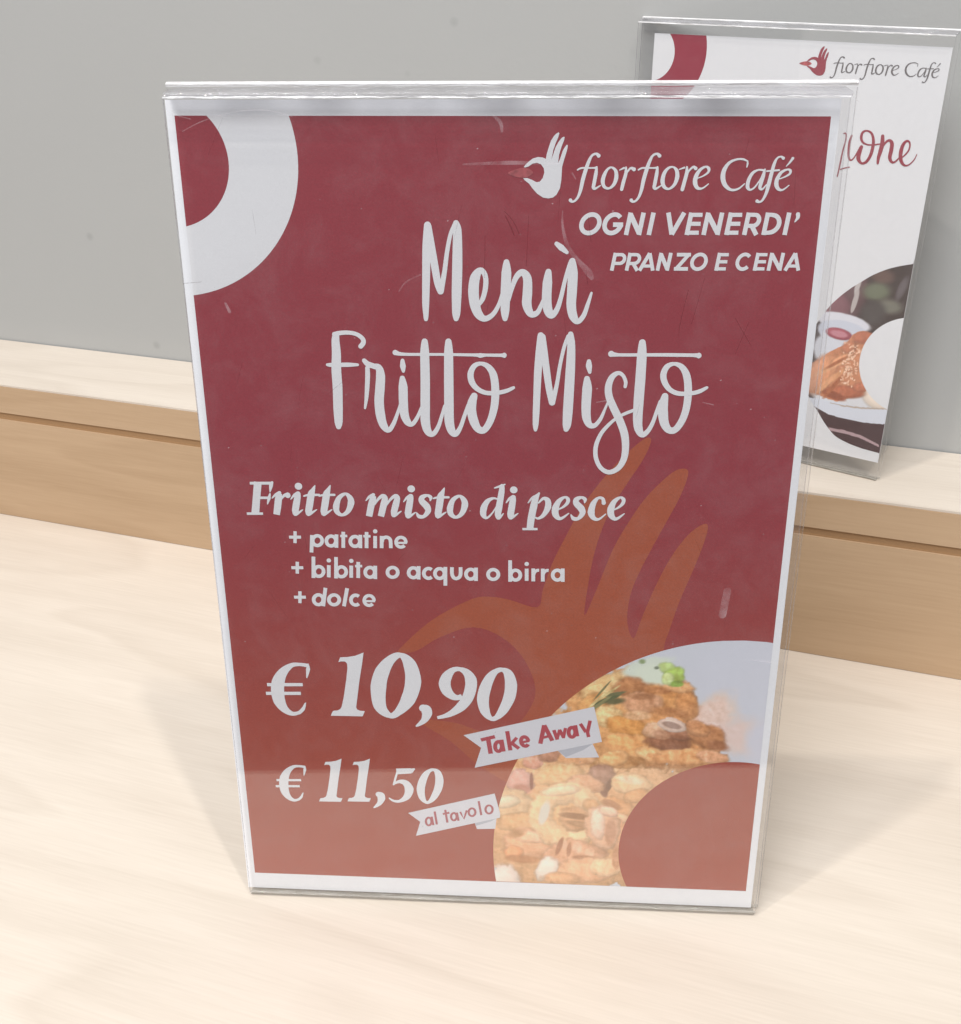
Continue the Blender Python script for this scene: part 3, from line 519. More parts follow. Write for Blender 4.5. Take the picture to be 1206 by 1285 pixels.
  ('f',[(116.21,78.36,1.54),(115.9,79.26,1.53),(115.36,79.92,1.53),(114.71,80.2,1.53),(114.09,80.03,1.53),(113.62,79.46,1.53),(113.4,78.61,1.54),(113.49,77.65,1.54),(113.86,76.78,1.54),(114.44,76.21,1.54),(115.1,76.04,1.54),(115.7,76.31,1.54),(116.11,76.97,1.54)]),
  ('f',[(113.49,77.57,1.08),(116.58,78.52,1.07)]),
  ('f',[(120.76,77.35,1.69),(122.09,85.71,1.67)]),
  ('f',[(122.09,85.71,1.67),(125.3,78.86,1.68)]),
  ('f',[(121.49,80.05,1.15),(124.28,80.99,1.15)]),
  ('f',[(125.77,83.7,1.37),(127.19,79.43,1.38)]),
  ('f',[(127.04,79.6,1.22),(128.0,83.95,1.22)]),
  ('f',[(127.86,83.95,1.37),(129.62,80.36,1.37)]),
  ('f',[(129.42,80.19,1.22),(130.15,84.78,1.21)]),
  ('c',[(133.89,83.02,1.52),(133.75,81.93,1.52),(133.32,81.13,1.52),(132.69,80.81,1.53),(132.06,81.08,1.52),(131.58,81.85,1.52),(131.38,82.92,1.52),(131.52,84.0,1.52),(131.96,84.8,1.52),(132.58,85.11,1.52),(133.21,84.85,1.52),(133.69,84.08,1.52)]),
  ('f',[(133.74,86.15,1.51),(134.71,81.22,1.52)]),
  ('f',[(135.66,86.88,1.36),(137.94,83.17,1.37)]),
  ('f',[(139.3,88.41,1.36),(138.49,83.27,1.37),(138.98,81.05,1.37)])],
 'table_ribbon_lettering': [('c',[(78.24,39.08,0.9),(78.07,38.12,0.9),(77.65,37.41,0.9),(77.09,37.13,0.9),(76.54,37.36,0.9),(76.15,38.04,0.9),(76.03,38.98,0.9),(76.2,39.93,0.9),(76.62,40.64,0.9),(77.18,40.92,0.89),(77.73,40.69,0.9),(78.11,40.02,0.9)]),
  ('f',[(78.37,41.42,0.89),(78.94,37.31,0.9)]),
  ('f',[(79.6,43.98,0.89),(80.35,37.73,0.9)]),
  ('f',[(83.8,44.97,0.89),(84.58,38.82,0.9)]),
  ('f',[(82.81,42.87,0.89),(85.46,43.7,0.89)]),
  ('c',[(88.3,41.87,0.89),(88.14,40.96,0.89),(87.73,40.29,0.89),(87.17,40.02,0.89),(86.62,40.24,0.89),(86.23,40.88,0.89),(86.09,41.77,0.89),(86.25,42.67,0.89),(86.67,43.34,0.89),(87.22,43.6,0.89),(87.77,43.39,0.89),(88.16,42.75,0.89)]),
  ('f',[(88.4,43.84,0.89),(89.01,39.92,0.89)]),
  ('f',[(89.72,44.25,0.89),(91.15,40.92,0.89),(92.36,45.08,0.89)]),
  ('c',[(95.72,44.34,0.89),(95.54,43.4,0.89),(95.05,42.69,0.89),(94.39,42.41,0.89),(93.73,42.63,0.89),(93.25,43.29,0.89),(93.09,44.22,0.89),(93.27,45.17,0.89),(93.76,45.87,0.89),(94.42,46.15,0.89),(95.07,45.93,0.89),(95.55,45.27,0.89)]),
  ('f',[(97.06,49.72,0.88),(98.05,43.02,0.89)]),
  ('c',[(102.51,45.98,0.88),(102.32,44.99,0.89),(101.82,44.25,0.89),(101.12,43.96,0.89),(100.43,44.19,0.89),(99.92,44.88,0.89),(99.74,45.85,0.89),(99.93,46.84,0.88),(100.44,47.57,0.88),(101.13,47.86,0.88),(101.82,47.63,0.88),(102.32,46.94,0.88)])],
 'hand_motif': [('q',[(66.96,115.42),(74.79,124.23),(83.12,131.38),(95.35,138.53),(102.05,139.47),(108.74,138.46),(118.78,135.74),(120.66,142.96),(123.77,153.32),(128.11,163.49),(134.19,176.27),(142.63,188.76),(149.78,196.93),(154.55,200.98),(156.1,199.69),(153.72,193.01),(149.09,184.82),(143.22,173.69),(139.2,160.9),(137.03,147.83),(135.79,132.92),(139.81,143.49),(145.07,159.62),(150.97,171.77),(155.67,179.49),(161.58,186.43),(165.76,189.75),(169.14,189.54),(168.59,184.54),(165.93,176.95),(160.31,164.25),(154.58,150.48),(151.77,140.86),(151.32,130.36),(153.89,124.04),(156.74,133.53),(160.71,145.53),(165.26,156.54),(170.5,165.2),(175.29,169.53),(177.37,168.88),(176.43,162.52),(173.33,151.69),(169.55,139.87),(166.6,127.79),(164.88,118.54),(164.47,89.97),(155.78,69.71),(139.23,58.76),(114.92,57.73),(107.72,59.16),(96.26,67.3),(86.37,77.08),(74.47,85.82),(87.9,85.49),(99.17,81.76),(109.03,82.96),(115.96,91.46),(118.61,101.26),(114.33,113.81),(106.11,122.88),(95.26,126.85),(82.95,122.16),(74.58,116.45),(69.03,115.17)])],
 'glare_scuff': [('r',[(103.09,304.05,0.71),(105.28,301.98,1.18),(105.77,299.44,0.71)]),
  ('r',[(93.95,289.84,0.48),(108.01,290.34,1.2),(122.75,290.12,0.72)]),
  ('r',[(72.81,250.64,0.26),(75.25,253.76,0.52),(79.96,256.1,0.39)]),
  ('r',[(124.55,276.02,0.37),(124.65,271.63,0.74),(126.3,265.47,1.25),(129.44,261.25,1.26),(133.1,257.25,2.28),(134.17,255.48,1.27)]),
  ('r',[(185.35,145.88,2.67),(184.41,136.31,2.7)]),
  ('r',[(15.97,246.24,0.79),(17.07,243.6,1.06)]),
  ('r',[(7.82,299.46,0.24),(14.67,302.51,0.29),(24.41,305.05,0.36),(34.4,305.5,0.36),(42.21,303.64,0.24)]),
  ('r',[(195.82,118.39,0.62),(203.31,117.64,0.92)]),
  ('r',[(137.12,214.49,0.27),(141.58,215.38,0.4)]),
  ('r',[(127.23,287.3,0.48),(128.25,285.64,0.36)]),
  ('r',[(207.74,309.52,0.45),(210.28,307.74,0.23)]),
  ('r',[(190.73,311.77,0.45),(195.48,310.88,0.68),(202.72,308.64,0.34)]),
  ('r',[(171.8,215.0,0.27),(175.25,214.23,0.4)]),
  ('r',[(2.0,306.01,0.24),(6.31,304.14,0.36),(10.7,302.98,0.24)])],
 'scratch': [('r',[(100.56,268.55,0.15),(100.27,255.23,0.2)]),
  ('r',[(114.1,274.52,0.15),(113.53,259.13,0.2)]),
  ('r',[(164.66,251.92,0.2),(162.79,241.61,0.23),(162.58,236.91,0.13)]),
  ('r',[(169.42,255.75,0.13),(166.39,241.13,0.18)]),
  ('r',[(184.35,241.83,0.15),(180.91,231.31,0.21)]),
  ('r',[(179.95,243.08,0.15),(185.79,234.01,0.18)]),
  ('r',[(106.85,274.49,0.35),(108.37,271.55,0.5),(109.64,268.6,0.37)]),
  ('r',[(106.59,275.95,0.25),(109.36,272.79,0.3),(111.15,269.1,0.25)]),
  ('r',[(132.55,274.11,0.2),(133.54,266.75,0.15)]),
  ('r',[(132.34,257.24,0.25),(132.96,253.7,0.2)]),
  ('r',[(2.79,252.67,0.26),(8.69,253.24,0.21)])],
 'back_logo_hand': [('p',[(77.72,197.33),(78.11,197.84),(78.66,198.3),(79.5,198.92),(80.68,199.25),(81.77,199.18),(82.63,198.91),(82.67,199.71),(82.9,200.85),(83.29,202.36),(83.79,203.16),(84.26,203.66),(84.82,203.96),(85.03,203.76),(84.87,202.99),(84.43,201.86),(84.1,200.6),(83.93,198.79),(84.15,199.6),(84.54,201.11),(85.14,202.24),(85.65,202.86),(86.07,203.11),(86.35,203.06),(86.31,202.49),(85.89,201.24),(85.56,199.73),(85.56,198.09),(85.91,198.98),(86.3,200.49),(86.66,201.16),(87.04,201.62),(87.3,201.52),(87.29,200.74),(87.04,199.61),(86.76,198.35),(86.58,197.34),(86.66,196.33),(86.76,194.81),(86.68,193.29),(86.07,192.06),(85.32,191.49),(84.27,191.33),(83.02,191.46),(81.53,192.21),(80.3,193.22),(79.41,194.11),(78.4,194.68),(77.87,195.14),(78.79,195.2),(79.92,194.88),(81.06,194.43),(81.82,194.51),(82.42,195.23),(82.64,196.25),(82.4,197.11),(81.65,197.86),(80.69,198.14),(79.69,198.0),(78.79,197.41),(77.95,197.2)])],
 'back_logo_flower': [('q',[(74.16,196.1),(75.78,196.83),(77.59,197.18),(78.15,197.13),(79.17,196.91),(80.03,196.23),(79.06,195.51),(78.17,195.24),(77.7,195.24),(75.97,195.43)])],
 'back_logo_lettering': [('r',[(94.59,199.57,0.7),(93.97,199.92,0.42),(93.07,199.56,0.42),(92.5,198.39,0.61),(92.01,196.63,0.7),(91.67,194.86,0.7),(91.48,193.09,0.61),(91.08,191.69,0.47),(90.44,190.92,0.38),(89.79,190.79,0.43),(89.45,191.04,0.66)]),
  ('r',[(90.22,196.86,0.28),(91.17,197.22,0.33),(93.42,197.24,0.28),(94.46,197.3,0.42)]),
  ('r',[(94.48,197.4,0.37),(94.49,196.14,0.65),(94.35,194.26,0.65),(94.31,193.55,0.61),(94.76,193.33,0.42),(95.87,193.94,0.19)]),
  ('r',[(108.15,199.64,0.68),(107.54,199.98,0.41),(106.66,199.63,0.41),(106.12,198.47,0.59),(105.67,196.73,0.69),(105.36,194.99,0.69),(105.19,193.24,0.6),(104.82,191.86,0.46),(104.2,191.1,0.37),(103.57,190.97,0.42),(103.24,191.22,0.65)]),
  ('r',[(103.92,196.97,0.28),(104.84,197.32,0.32),(107.03,197.34,0.27),(108.05,197.39,0.41)]),
  ('r',[(108.06,197.49,0.36),(108.08,196.25,0.64),(107.98,194.39,0.64),(107.94,193.7,0.6),(108.39,193.48,0.41),(109.46,194.08,0.18)]),
  ('c',[(97.88,197.37,0.32),(98.87,196.73,0.6),(99.19,195.43,0.74),(98.85,194.18,0.6),(97.9,193.41,0.37),(96.78,193.7,0.56),(96.25,194.78,0.75),(96.45,196.03,0.65),(97.04,197.04,0.42)]),
  ('r',[(99.74,196.88,0.18),(100.63,197.29,0.37)]),
  ('r',[(101.08,197.39,0.32),(101.21,196.2,0.6),(100.94,194.7,0.65),(100.75,193.27,0.6)]),
  ('r',[(101.17,194.95,0.18),(101.38,196.25,0.28),(102.11,197.25,0.37),(102.91,197.06,0.69)]),
  ('c',[(111.49,197.54,0.3),(112.41,196.84,0.65),(112.68,195.57,0.75),(112.27,194.2,0.55),(111.2,193.46,0.35),(110.15,193.83,0.6),(109.59,194.91,0.75),(109.74,196.36,0.65),(110.48,197.32,0.45)]),
  ('r',[(112.93,197.12,0.2),(113.96,197.45,0.35)]),
  ('r',[(114.51,197.56,0.35),(114.64,196.4,0.65),(114.4,194.77,0.65),(114.19,193.38,0.65)]),
  ('r',[(114.61,195.04,0.2),(114.98,196.67,0.3),(115.84,197.57,0.4),(116.45,197.33,0.64)]),
  ('r',[(117.08,195.47,0.17),(118.27,195.91,0.25),(119.28,196.62,0.4),(119.28,197.32,0.54),(118.54,197.64,0.35),(117.44,197.04,0.55),(116.79,195.88,0.75),(116.77,194.66,0.8),(117.44,193.71,0.6),(118.52,193.64,0.3),(119.71,194.47,0.2)]),
  ('r',[(127.39,197.65,0.2),(127.44,198.24,0.34),(127.34,198.82,0.19)]),
  ('r',[(127.36,198.72,0.24),(126.31,199.08,0.34),(124.92,199.02,0.34),(123.54,198.43,0.49),(122.67,197.13,0.74),(122.61,195.66,0.84),(123.31,194.32,0.74),(124.71,193.44,0.44),(126.24,193.62,0.34),(127.47,194.6,0.17)]),
  ('r',[(131.07,197.09,0.34),(129.89,197.14,0.29),(128.77,196.51,0.54),(128.17,195.17,0.64),(128.2,193.96,0.64),(128.84,193.49,0.34),(129.71,193.98,0.29),(130.65,195.46,0.22),(131.1,196.88,0.22)]),
  ('r',[(131.28,197.25,0.29),(131.14,196.0,0.63),(130.89,194.66,0.63),(130.84,193.86,0.54),(131.38,193.62,0.34),(132.12,194.46,0.19)]),
  ('r',[(134.79,199.32,0.53),(134.19,199.6,0.29),(133.49,199.28,0.34),(133.06,198.27,0.53),(132.78,196.41,0.63),(132.57,194.54,0.68),(132.33,192.94,0.54),(131.79,191.64,0.39),(131.18,191.26,0.34),(130.66,191.41,0.59)]),
  ('r',[(131.77,196.94,0.29),(132.98,197.03,0.29),(134.27,197.14,0.34)]),
  ('r',[(134.19,195.41,0.17),(135.49,195.82,0.24),(136.59,196.44,0.39),(136.66,197.05,0.48),(135.99,197.26,0.29),(134.81,196.69,0.53),(134.17,195.49,0.68),(134.21,194.43,0.73),(134.81,193.66,0.53),(135.75,193.56,0.29),(136.87,194.4,0.17)]),
  ('r',[(136.77,199.3,0.48),(136.26,198.56,0.34),(135.67,197.84,0.14)])],
 'back_heading_lettering': [('r',[(99.38,167.09,0.5),(100.49,166.9,0.67),(100.68,163.7,0.67),(100.1,159.49,0.68),(99.77,154.43,0.77),(99.26,147.61,0.6)]),
  ('r',[(100.18,150.88,0.51),(102.16,151.72,0.51),(104.24,152.34,0.51)]),
  ('r',[(103.16,166.38,0.84),(102.62,163.45,1.09),(102.76,159.73,1.1),(103.39,156.46,1.02),(104.41,155.51,0.68),(105.56,156.45,0.59),(106.69,158.85,0.59),(107.76,161.64,0.67)]),
  ('r',[(108.37,161.82,1.59),(107.77,159.37,2.09),(107.84,156.46,1.85),(109.51,154.62,1.01),(111.54,155.36,1.26),(113.01,158.2,1.42),(113.53,161.54,1.49),(113.36,165.21,1.32),(112.04,168.16,0.99),(109.77,169.11,0.74),(108.0,168.23,1.08),(107.64,165.95,1.25),(108.67,163.98,1.0),(110.72,163.14,0.66),(113.27,163.16,0.66),(116.53,163.86,0.58)]),
  ('r',[(117.21,167.38,1.47),(117.56,163.95,1.97),(117.26,160.65,1.82),(116.86,157.74,1.49),(116.92,155.26,1.0)]),
  ('r',[(116.89,158.56,0.41),(117.69,161.92,0.58),(119.09,164.82,0.98),(120.61,165.76,1.22),(121.85,164.54,1.71),(122.03,161.5,1.8),(121.92,158.42,1.64),(122.98,156.6,1.15),(124.44,156.61,0.82),(126.1,158.62,0.57)]),
  ('r',[(126.65,158.26,0.49),(128.41,160.06,0.65),(129.69,162.2,0.73),(129.92,164.45,0.73),(129.24,166.0,0.81),(127.99,166.09,1.05),(126.85,164.37,1.46),(126.43,161.5,1.71),(126.71,158.67,1.63),(127.78,156.53,1.39),(129.4,155.54,0.82),(131.14,156.24,0.57),(132.81,158.44,0.49),(133.61,160.87,0.32)])],
}
CIRC = {'ring_outer': [-1.41, 290.69, 43.2], 'ring_inner': [-0.32, 289.64, 20.07], 'photo': [193.81, 26.12, 91.03, 98.22], 'photo_inner': [195.87, 28.56, 43.38], 'back_ring_outer': [-1.44, 198.97, 29.26], 'back_ring_inner': [-2.42, 197.25, 13.6], 'back_photo': [134.67, 61.36, 33.95, 48.35], 'back_photo_inner': [147.95, 62.19, 24.62]}
FOOD = [(134.22,49.41,52.7,47.32,0,(224,182,128),0.05),(151.07,88.46,23.21,23.25,-20,(216,164,100),0.12),(172.26,82.18,20.81,16.01,15,(212,156,94),0.15),(181.41,78.97,8.92,7.86,10,(206,150,90),0.3),(193.75,108.95,17.28,16.9,0,(210,212,222),0.6),(185.53,91.49,7.04,10.48,20,(234,208,188),0.9),(195.93,83.09,10.02,7.8,0,(228,206,196),0.9),(205.5,81.69,7.65,10.65,0,(212,212,222),0.8),(106.96,11.28,7.11,8.12,0,(238,220,204),0.5),(144.84,103.2,10.59,5.49,-25,(228,194,128),0.4),(140.37,96.13,6.52,4.17,-30,(214,162,94),0.5),(154.2,104.2,7.62,4.11,-10,(180,126,74),0.7),(168.49,100.24,8.78,8.26,10,(214,156,88),0.3),(174.9,96.32,4.1,6.93,-10,(204,146,84),0.5),(170.89,104.09,6.41,2.39,5,(226,174,112),0.7),(158.39,96.77,8.25,4.85,0,(210,160,112),0.5),(158.25,99.53,4.7,1.38,0,(174,124,78),0.8),(162.79,102.44,5.27,1.72,5,(190,132,76),0.8),(145.93,90.38,5.95,4.92,0,(234,204,138),0.4),(153.86,86.09,8.94,4.6,10,(220,160,84),0.35),(168.02,93.29,6.48,2.09,5,(194,138,82),0.8),(156.89,91.14,5.33,2.1,0,(228,186,132),0.6),(155.46,77.6,12.01,5.39,5,(230,174,106),0.25),(148.79,71.55,6.05,3.63,-15,(236,186,120),0.3),(162.22,74.62,5.41,3.25,10,(238,190,126),0.3),(169.14,79.56,8.95,3.57,5,(150,102,66),0.7),(172.19,83.24,7.13,2.48,8,(160,112,76),0.7),(163.16,85.03,4.76,3.54,0,(222,182,136),0.4),(166.25,83.02,3.57,2.13,20,(196,150,108),0.6),(169.85,87.4,5.63,3.17,15,(226,200,176),0.2),(169.85,87.4,3.85,1.41,15,(176,148,128),0.5),(183.52,82.61,7.7,5.33,25,(186,132,80),0.6),(187.96,78.87,4.15,2.14,20,(160,108,66),0.8),(179.7,86.36,4.73,3.17,30,(204,148,92),0.5),(175.21,73.33,13.77,3.97,-5,(230,174,112),0.4),(186.26,73.78,6.56,2.89,10,(222,172,124),0.6),(112.99,59.4,5.57,6.71,0,(226,180,150),0.2),(113.95,56.08,3.72,2.25,10,(204,150,118),0.8),(117.61,59.97,0.74,4.1,0,(160,114,88),0.6),(117.81,68.84,4.29,3.3,0,(230,176,138),0.4),(124.17,72.02,4.88,3.28,0,(196,148,110),0.5),(134.85,70.99,7.9,3.28,-5,(228,178,122),0.5),(128.63,63.4,9.81,5.54,-8,(236,196,136),0.25),(131.52,58.32,6.77,1.86,-5,(196,148,100),0.8),(144.82,64.07,5.18,5.53,10,(180,142,110),0.5),(147.46,58.99,1.22,4.09,20,(142,108,80),0.7),(145.4,56.67,1.53,3.36,-20,(156,118,88),0.7),(138.56,59.36,7.36,4.46,10,(226,180,132),0.4),(155.98,60.1,7.93,5.56,10,(238,202,146),0.3),(155.89,61.94,4.87,1.85,10,(248,220,172),0.7),(158.67,55.0,6.12,3.37,-10,(222,176,120),0.4),(109.34,48.32,9.38,8.37,-10,(228,196,144),0.3),(107.45,49.76,5.62,3.04,-14,(238,216,172),0.7),(113.16,40.06,9.44,5.4,0,(226,184,128),0.3),(117.05,30.13,12.05,7.85,5,(232,184,134),0.25),(118.27,33.31,7.58,3.12,2,(244,202,154),0.7),(111.06,25.11,3.83,3.56,0,(236,176,122),0.7),(114.59,22.11,7.03,1.99,3,(198,148,100),0.7),(111.94,34.58,3.8,1.95,-20,(204,160,110),0.8),(150.4,47.1,7.42,6.83,20,(222,174,118),0.3),(149.05,50.07,4.32,1.89,25,(196,148,102),0.7),(152.39,44.14,3.72,2.29,15,(240,200,150),0.7),(152.16,34.9,5.0,7.75,0,(224,176,126),0.3),(131.9,43.22,14.35,15.31,5,(228,188,132),0.2),(131.89,43.6,14.97,16.07,5,(238,204,150),-0.2),(135.03,42.59,6.24,5.75,0,(214,172,122),0.5),(134.99,44.12,6.23,1.53,5,(176,136,92),0.7),(136.97,40.38,5.62,1.35,10,(190,150,104),0.7),(122.8,45.1,1.87,5.73,12,(232,222,204),0.7),(129.11,55.97,7.41,2.25,-10,(248,218,168),0.7),(141.03,49.71,3.71,3.02,40,(222,180,126),0.7),(146.08,38.48,6.86,11.56,-8,(230,188,142),0.25),(143.82,40.69,2.8,7.68,-4,(248,214,176),0.7),(148.95,37.07,2.18,6.18,0,(206,160,118),0.7),(147.93,46.99,3.71,2.28,20,(244,206,164),0.7),(135.51,25.5,12.66,7.1,0,(222,176,130),0.25),(129.09,29.13,1.11,4.71,15,(184,134,94),0.7),(132.92,27.74,0.95,3.54,5,(196,146,104),0.7),(131.28,30.02,0.95,2.35,0,(242,202,158),0.7),(136.05,28.67,1.89,2.75,0,(242,200,156),0.7),(141.17,26.56,1.89,2.76,0,(240,198,152),0.7),(138.72,24.07,4.43,1.19,0,(196,148,104),0.7),(140.18,17.78,12.73,6.4,-5,(232,186,136),0.3),(147.74,19.75,6.34,4.78,0,(242,206,154),0.5),(124.23,17.79,4.16,6.41,30,(240,224,204),0.5),(130.09,13.25,7.69,3.23,0,(226,182,130),0.5),(151.96,24.71,1.89,5.52,0,(206,158,112),0.7),(145.35,97.69,5.91,1.04,-28,(96,102,66),0.6),(142.47,95.51,6.52,0.7,-42,(140,136,88),0.6),(147.61,100.19,4.72,0.69,-15,(112,112,72),0.6),(144.68,99.75,7.08,0.55,-40,(206,188,122),0.6),(141.23,96.85,5.92,0.49,-50,(214,196,130),0.6),(143.42,101.77,5.3,0.41,-55,(120,118,74),0.6),(148.33,97.11,3.55,1.39,-10,(108,104,66),0.8),(159.91,112.54,9.29,3.37,-18,(216,224,210),0.5),(162.44,108.91,7.56,4.07,10,(222,230,212),0.5),(166.91,112.1,3.48,2.36,10,(184,206,124),0.7),(169.72,108.82,3.77,4.4,20,(168,196,88),0.5),(167.19,107.37,2.33,2.72,0,(204,220,146),0.7),(170.8,105.46,2.33,1.36,0,(140,170,70),0.7),(157.49,114.48,1.16,1.01,0,(140,158,110),0.8),(162.85,111.97,0.87,0.67,0,(120,130,110),0.8)]
PASTRY = [(110.85,94.24,11.63,17.67,0,(106,82,84),0.4),(106.24,85.46,9.46,7.99,0,(128,92,98),0.6),(127.77,103.92,5.2,3.44,0,(104,84,78),0.8),(125.99,96.25,6.39,4.26,-10,(112,116,98),0.9),(133.11,89.96,5.97,3.5,-5,(118,116,106),0.9),(137.47,99.63,1.83,6.1,15,(104,96,98),0.8),(126.13,86.01,6.07,5.5,0,(84,78,76),0.8),(116.83,98.34,1.22,5.44,8,(186,178,176),0.3),(116.59,89.99,1.23,6.29,8,(180,170,168),0.3),(112.41,78.81,14.12,4.41,3,(212,212,220),0.15),(113.25,73.23,13.39,6.47,2,(198,202,214),0.1),(113.43,64.17,14.3,10.65,0,(206,208,216),0.15),(111.37,72.48,6.72,3.04,3,(160,88,98),0.3),(111.37,72.48,4.35,1.62,3,(190,132,142),0.6),(126.17,41.41,27.79,10.9,5,(212,212,216),0.1),(136.54,43.65,10.1,6.64,15,(226,212,198),0.4),((196,134,102),[(93.18,47.43),(100.44,55.33),(104.1,58.59),(108.38,62.79),(112.01,65.56),(114.94,67.36),(116.51,70.13),(118.01,73.27),(120.44,75.35),(123.42,76.29),(127.02,75.72),(129.03,72.85),(129.93,67.3),(129.6,54.82),(129.49,50.6),(129.06,45.86),(122.93,41.57),(115.83,37.44),(111.25,37.75),(106.12,38.82),(98.44,39.81)]),(123.61,72.66,5.41,3.21,-15,(178,112,88),0.6),(117.45,66.59,3.93,3.26,-40,(186,122,94),0.7),(118.62,43.22,10.45,3.37,-8,(176,108,82),0.6),(126.04,47.35,3.95,2.5,-15,(184,116,90),0.7),(113.34,40.37,6.51,2.12,10,(150,88,66),0.7),(105.35,49.9,6.54,12.63,25,(206,146,112),0.6),(114.55,59.37,6.37,2.47,-38,(216,158,122),0.7),(108.86,54.02,8.9,1.25,-38,(220,166,128),0.8),(111.97,49.54,8.89,1.26,-48,(212,154,114),0.8),(108.48,45.39,6.54,1.27,-55,(216,160,122),0.8),(112.39,57.68,7.21,0.83,-40,(168,106,76),0.8),(112.32,44.47,8.12,1.05,-60,(168,104,74),0.8)]
PASTRY_POLY = [((208,212,222),[(94.8,35.51),(107.17,37.3),(115.49,36.93),(125.65,37.0),(141.21,39.15),(150.16,21.01),(140.1,9.7),(99.69,-0.5)]),((178,160,146),[(111.5,36.06),(119.67,36.33),(127.67,37.01),(141.18,39.36),(141.28,38.74),(127.8,36.18),(118.98,35.52)]),((76,56,58),[(94.91,34.65),(105.41,32.09),(112.44,29.69),(121.59,29.13),(132.87,29.53),(144.48,31.34),(149.23,3.11),(100.92,-9.55)]),((176,150,154),[(113.44,22.84),(121.71,22.99),(129.99,22.3),(139.73,19.35),(139.94,18.08),(130.26,20.6),(121.97,21.28),(113.7,21.12)])]
CORNERS = [(4.0, 303.68), (204.03, 303.27), (203.91, 10.56), (4.73, 9.83)]
SUGAR = ([(120.35, 68.37)], [(118.65, 48.36)])
BACK_EDGE = [(149.55, 113.98), (141.22, 112.02), (131.47, 108.7), (123.89, 104.49), (118.47, 100.16), (113.02, 95.38), (108.3, 90.23), (104.01, 84.28), (99.31, 74.86), (96.69, 64.36), (96.57, 53.29), (98.38, 43.28), (101.49, 36.07), (106.0, 30.9), (111.11, 24.53), (116.9, 19.2), (122.62, 16.99), (128.57, 15.76), (139.73, 14.5), (147.23, 15.03)]



def spline(pts, closed=False, sub=6):
    P = [np.array(p, float) for p in pts]
    n = len(P)
    if n < 3 and not closed: return [P[0] * (1 - t) + P[-1] * t for t in np.linspace(0, 1, 3)]
    res = []
    segs = range(n) if closed else range(n - 1)
    for i in segs:
        if closed: a, b, c, d = P[(i - 1) % n], P[i], P[(i + 1) % n], P[(i + 2) % n]
        else: a, b, c, d = P[max(i - 1, 0)], P[i], P[i + 1], P[min(i + 2, n - 1)]
        for k in range(sub):
            t = k / sub
            q = 0.5 * ((2 * b) + (c - a) * t + (2 * a - 5 * b + 4 * c - d) * t * t + (3 * b - a - 3 * c + d) * t ** 3)
            q[2:] = b[2:] * (1 - t) + c[2:] * t
            res.append(q)
    if not closed: res.append(P[-1])
    return res


def stroke(V, Fc, pts, kind, y, sub=6):
    """one pen stroke of changing width, lying flat in the sheet at depth y (mm)"""
    closed = kind == 'c'
    if kind == 'f' and len(pts) <= 3: sm = [np.array(p, float) for p in pts]
    else: sm = spline(pts, closed, sub)
    n = len(sm)
    base = len(V)
    for i, q in enumerate(sm):
        a = sm[(i - 1) % n] if closed else sm[max(i - 1, 0)]
        b = sm[(i + 1) % n] if closed else sm[min(i + 1, n - 1)]
        d = b[:2] - a[:2]; d = d / (np.hypot(*d) + 1e-9)
        nn = np.array([-d[1], d[0]]) * q[2] / 2
        yy = y - 0.0004 * i
        V.append((q[0] + nn[0], yy, q[1] + nn[1])); V.append((q[0] - nn[0], yy, q[1] - nn[1]))
    for i in range(n if closed else n - 1):
        j = (i + 1) % n
        Fc.append((base + 2 * i, base + 2 * i + 1, base + 2 * j + 1, base + 2 * j))
    if kind == 'r':
        for i, s in ((0, -1), (n - 1, 1)):
            q = sm[i]; o = sm[1] if i == 0 else sm[n - 2]
            d = (q[:2] - o[:2]); d = d / (np.hypot(*d) + 1e-9); r = q[2] / 2
            ang0 = math.atan2(d[1], d[0])
            k0 = len(V)
            yy = y - 0.0004 * i
            for t in np.linspace(-math.pi / 2, math.pi / 2, 9):
                V.append((q[0] + r * math.cos(ang0 + t), yy, q[1] + r * math.sin(ang0 + t)))
            Fc.append(tuple(range(k0, k0 + 9)))


def art(name, items, mat, parent, depth, label=None, sub=6):
    """flat print: list of strokes and filled outlines -> one mesh (mm -> m), depth in mm in front of the sheet"""
    V, Fc = [], []
    for i, (k, pts) in enumerate(items):
        y = -depth - (i % 7) * 0.004
        if k in 'pq':
            if k == 'q': pts = [tuple(p) for p in spline(pts, True, 4)]
            b = len(V)
            V += [(p[0], y, p[1]) for p in pts]
            Fc.append(tuple(range(b, b + len(pts))))
        else: stroke(V, Fc, pts, k, y, sub)
    o = mesh_obj(name, [(a * 0.001, b * 0.001, c * 0.001) for a, b, c in V], Fc, mat, parent)
    return tag(o, label)


def clip(poly, quad):
    """Sutherland-Hodgman against a convex counter-clockwise or clockwise outline"""
    area = sum(quad[i][0] * quad[(i + 1) % len(quad)][1] - quad[(i + 1) % len(quad)][0] * quad[i][1] for i in range(len(quad)))
    s = 1 if area > 0 else -1
    for i in range(len(quad)):
        a, b = quad[i], quad[(i + 1) % len(quad)]
        side = lambda p: s * ((b[0] - a[0]) * (p[1] - a[1]) - (b[1] - a[1]) * (p[0] - a[0]))
        out = []
        for j in range(len(poly)):
            p, q = poly[j - 1], poly[j]
            sp, sq = side(p), side(q)
            if sp * sq < 0:
                t = sp / (sp - sq); out.append((p[0] + t * (q[0] - p[0]), p[1] + t * (q[1] - p[1])))
            if sq >= 0: out.append(q)
        poly = out
    return poly


def disc(c, n=160):
    rx, ry = (c[2], c[3]) if len(c) > 3 else (c[2], c[2])
    return [(c[0] + rx * math.cos(t * 2 * math.pi / n), c[1] + ry * math.sin(t * 2 * math.pi / n)) for t in range(n)]


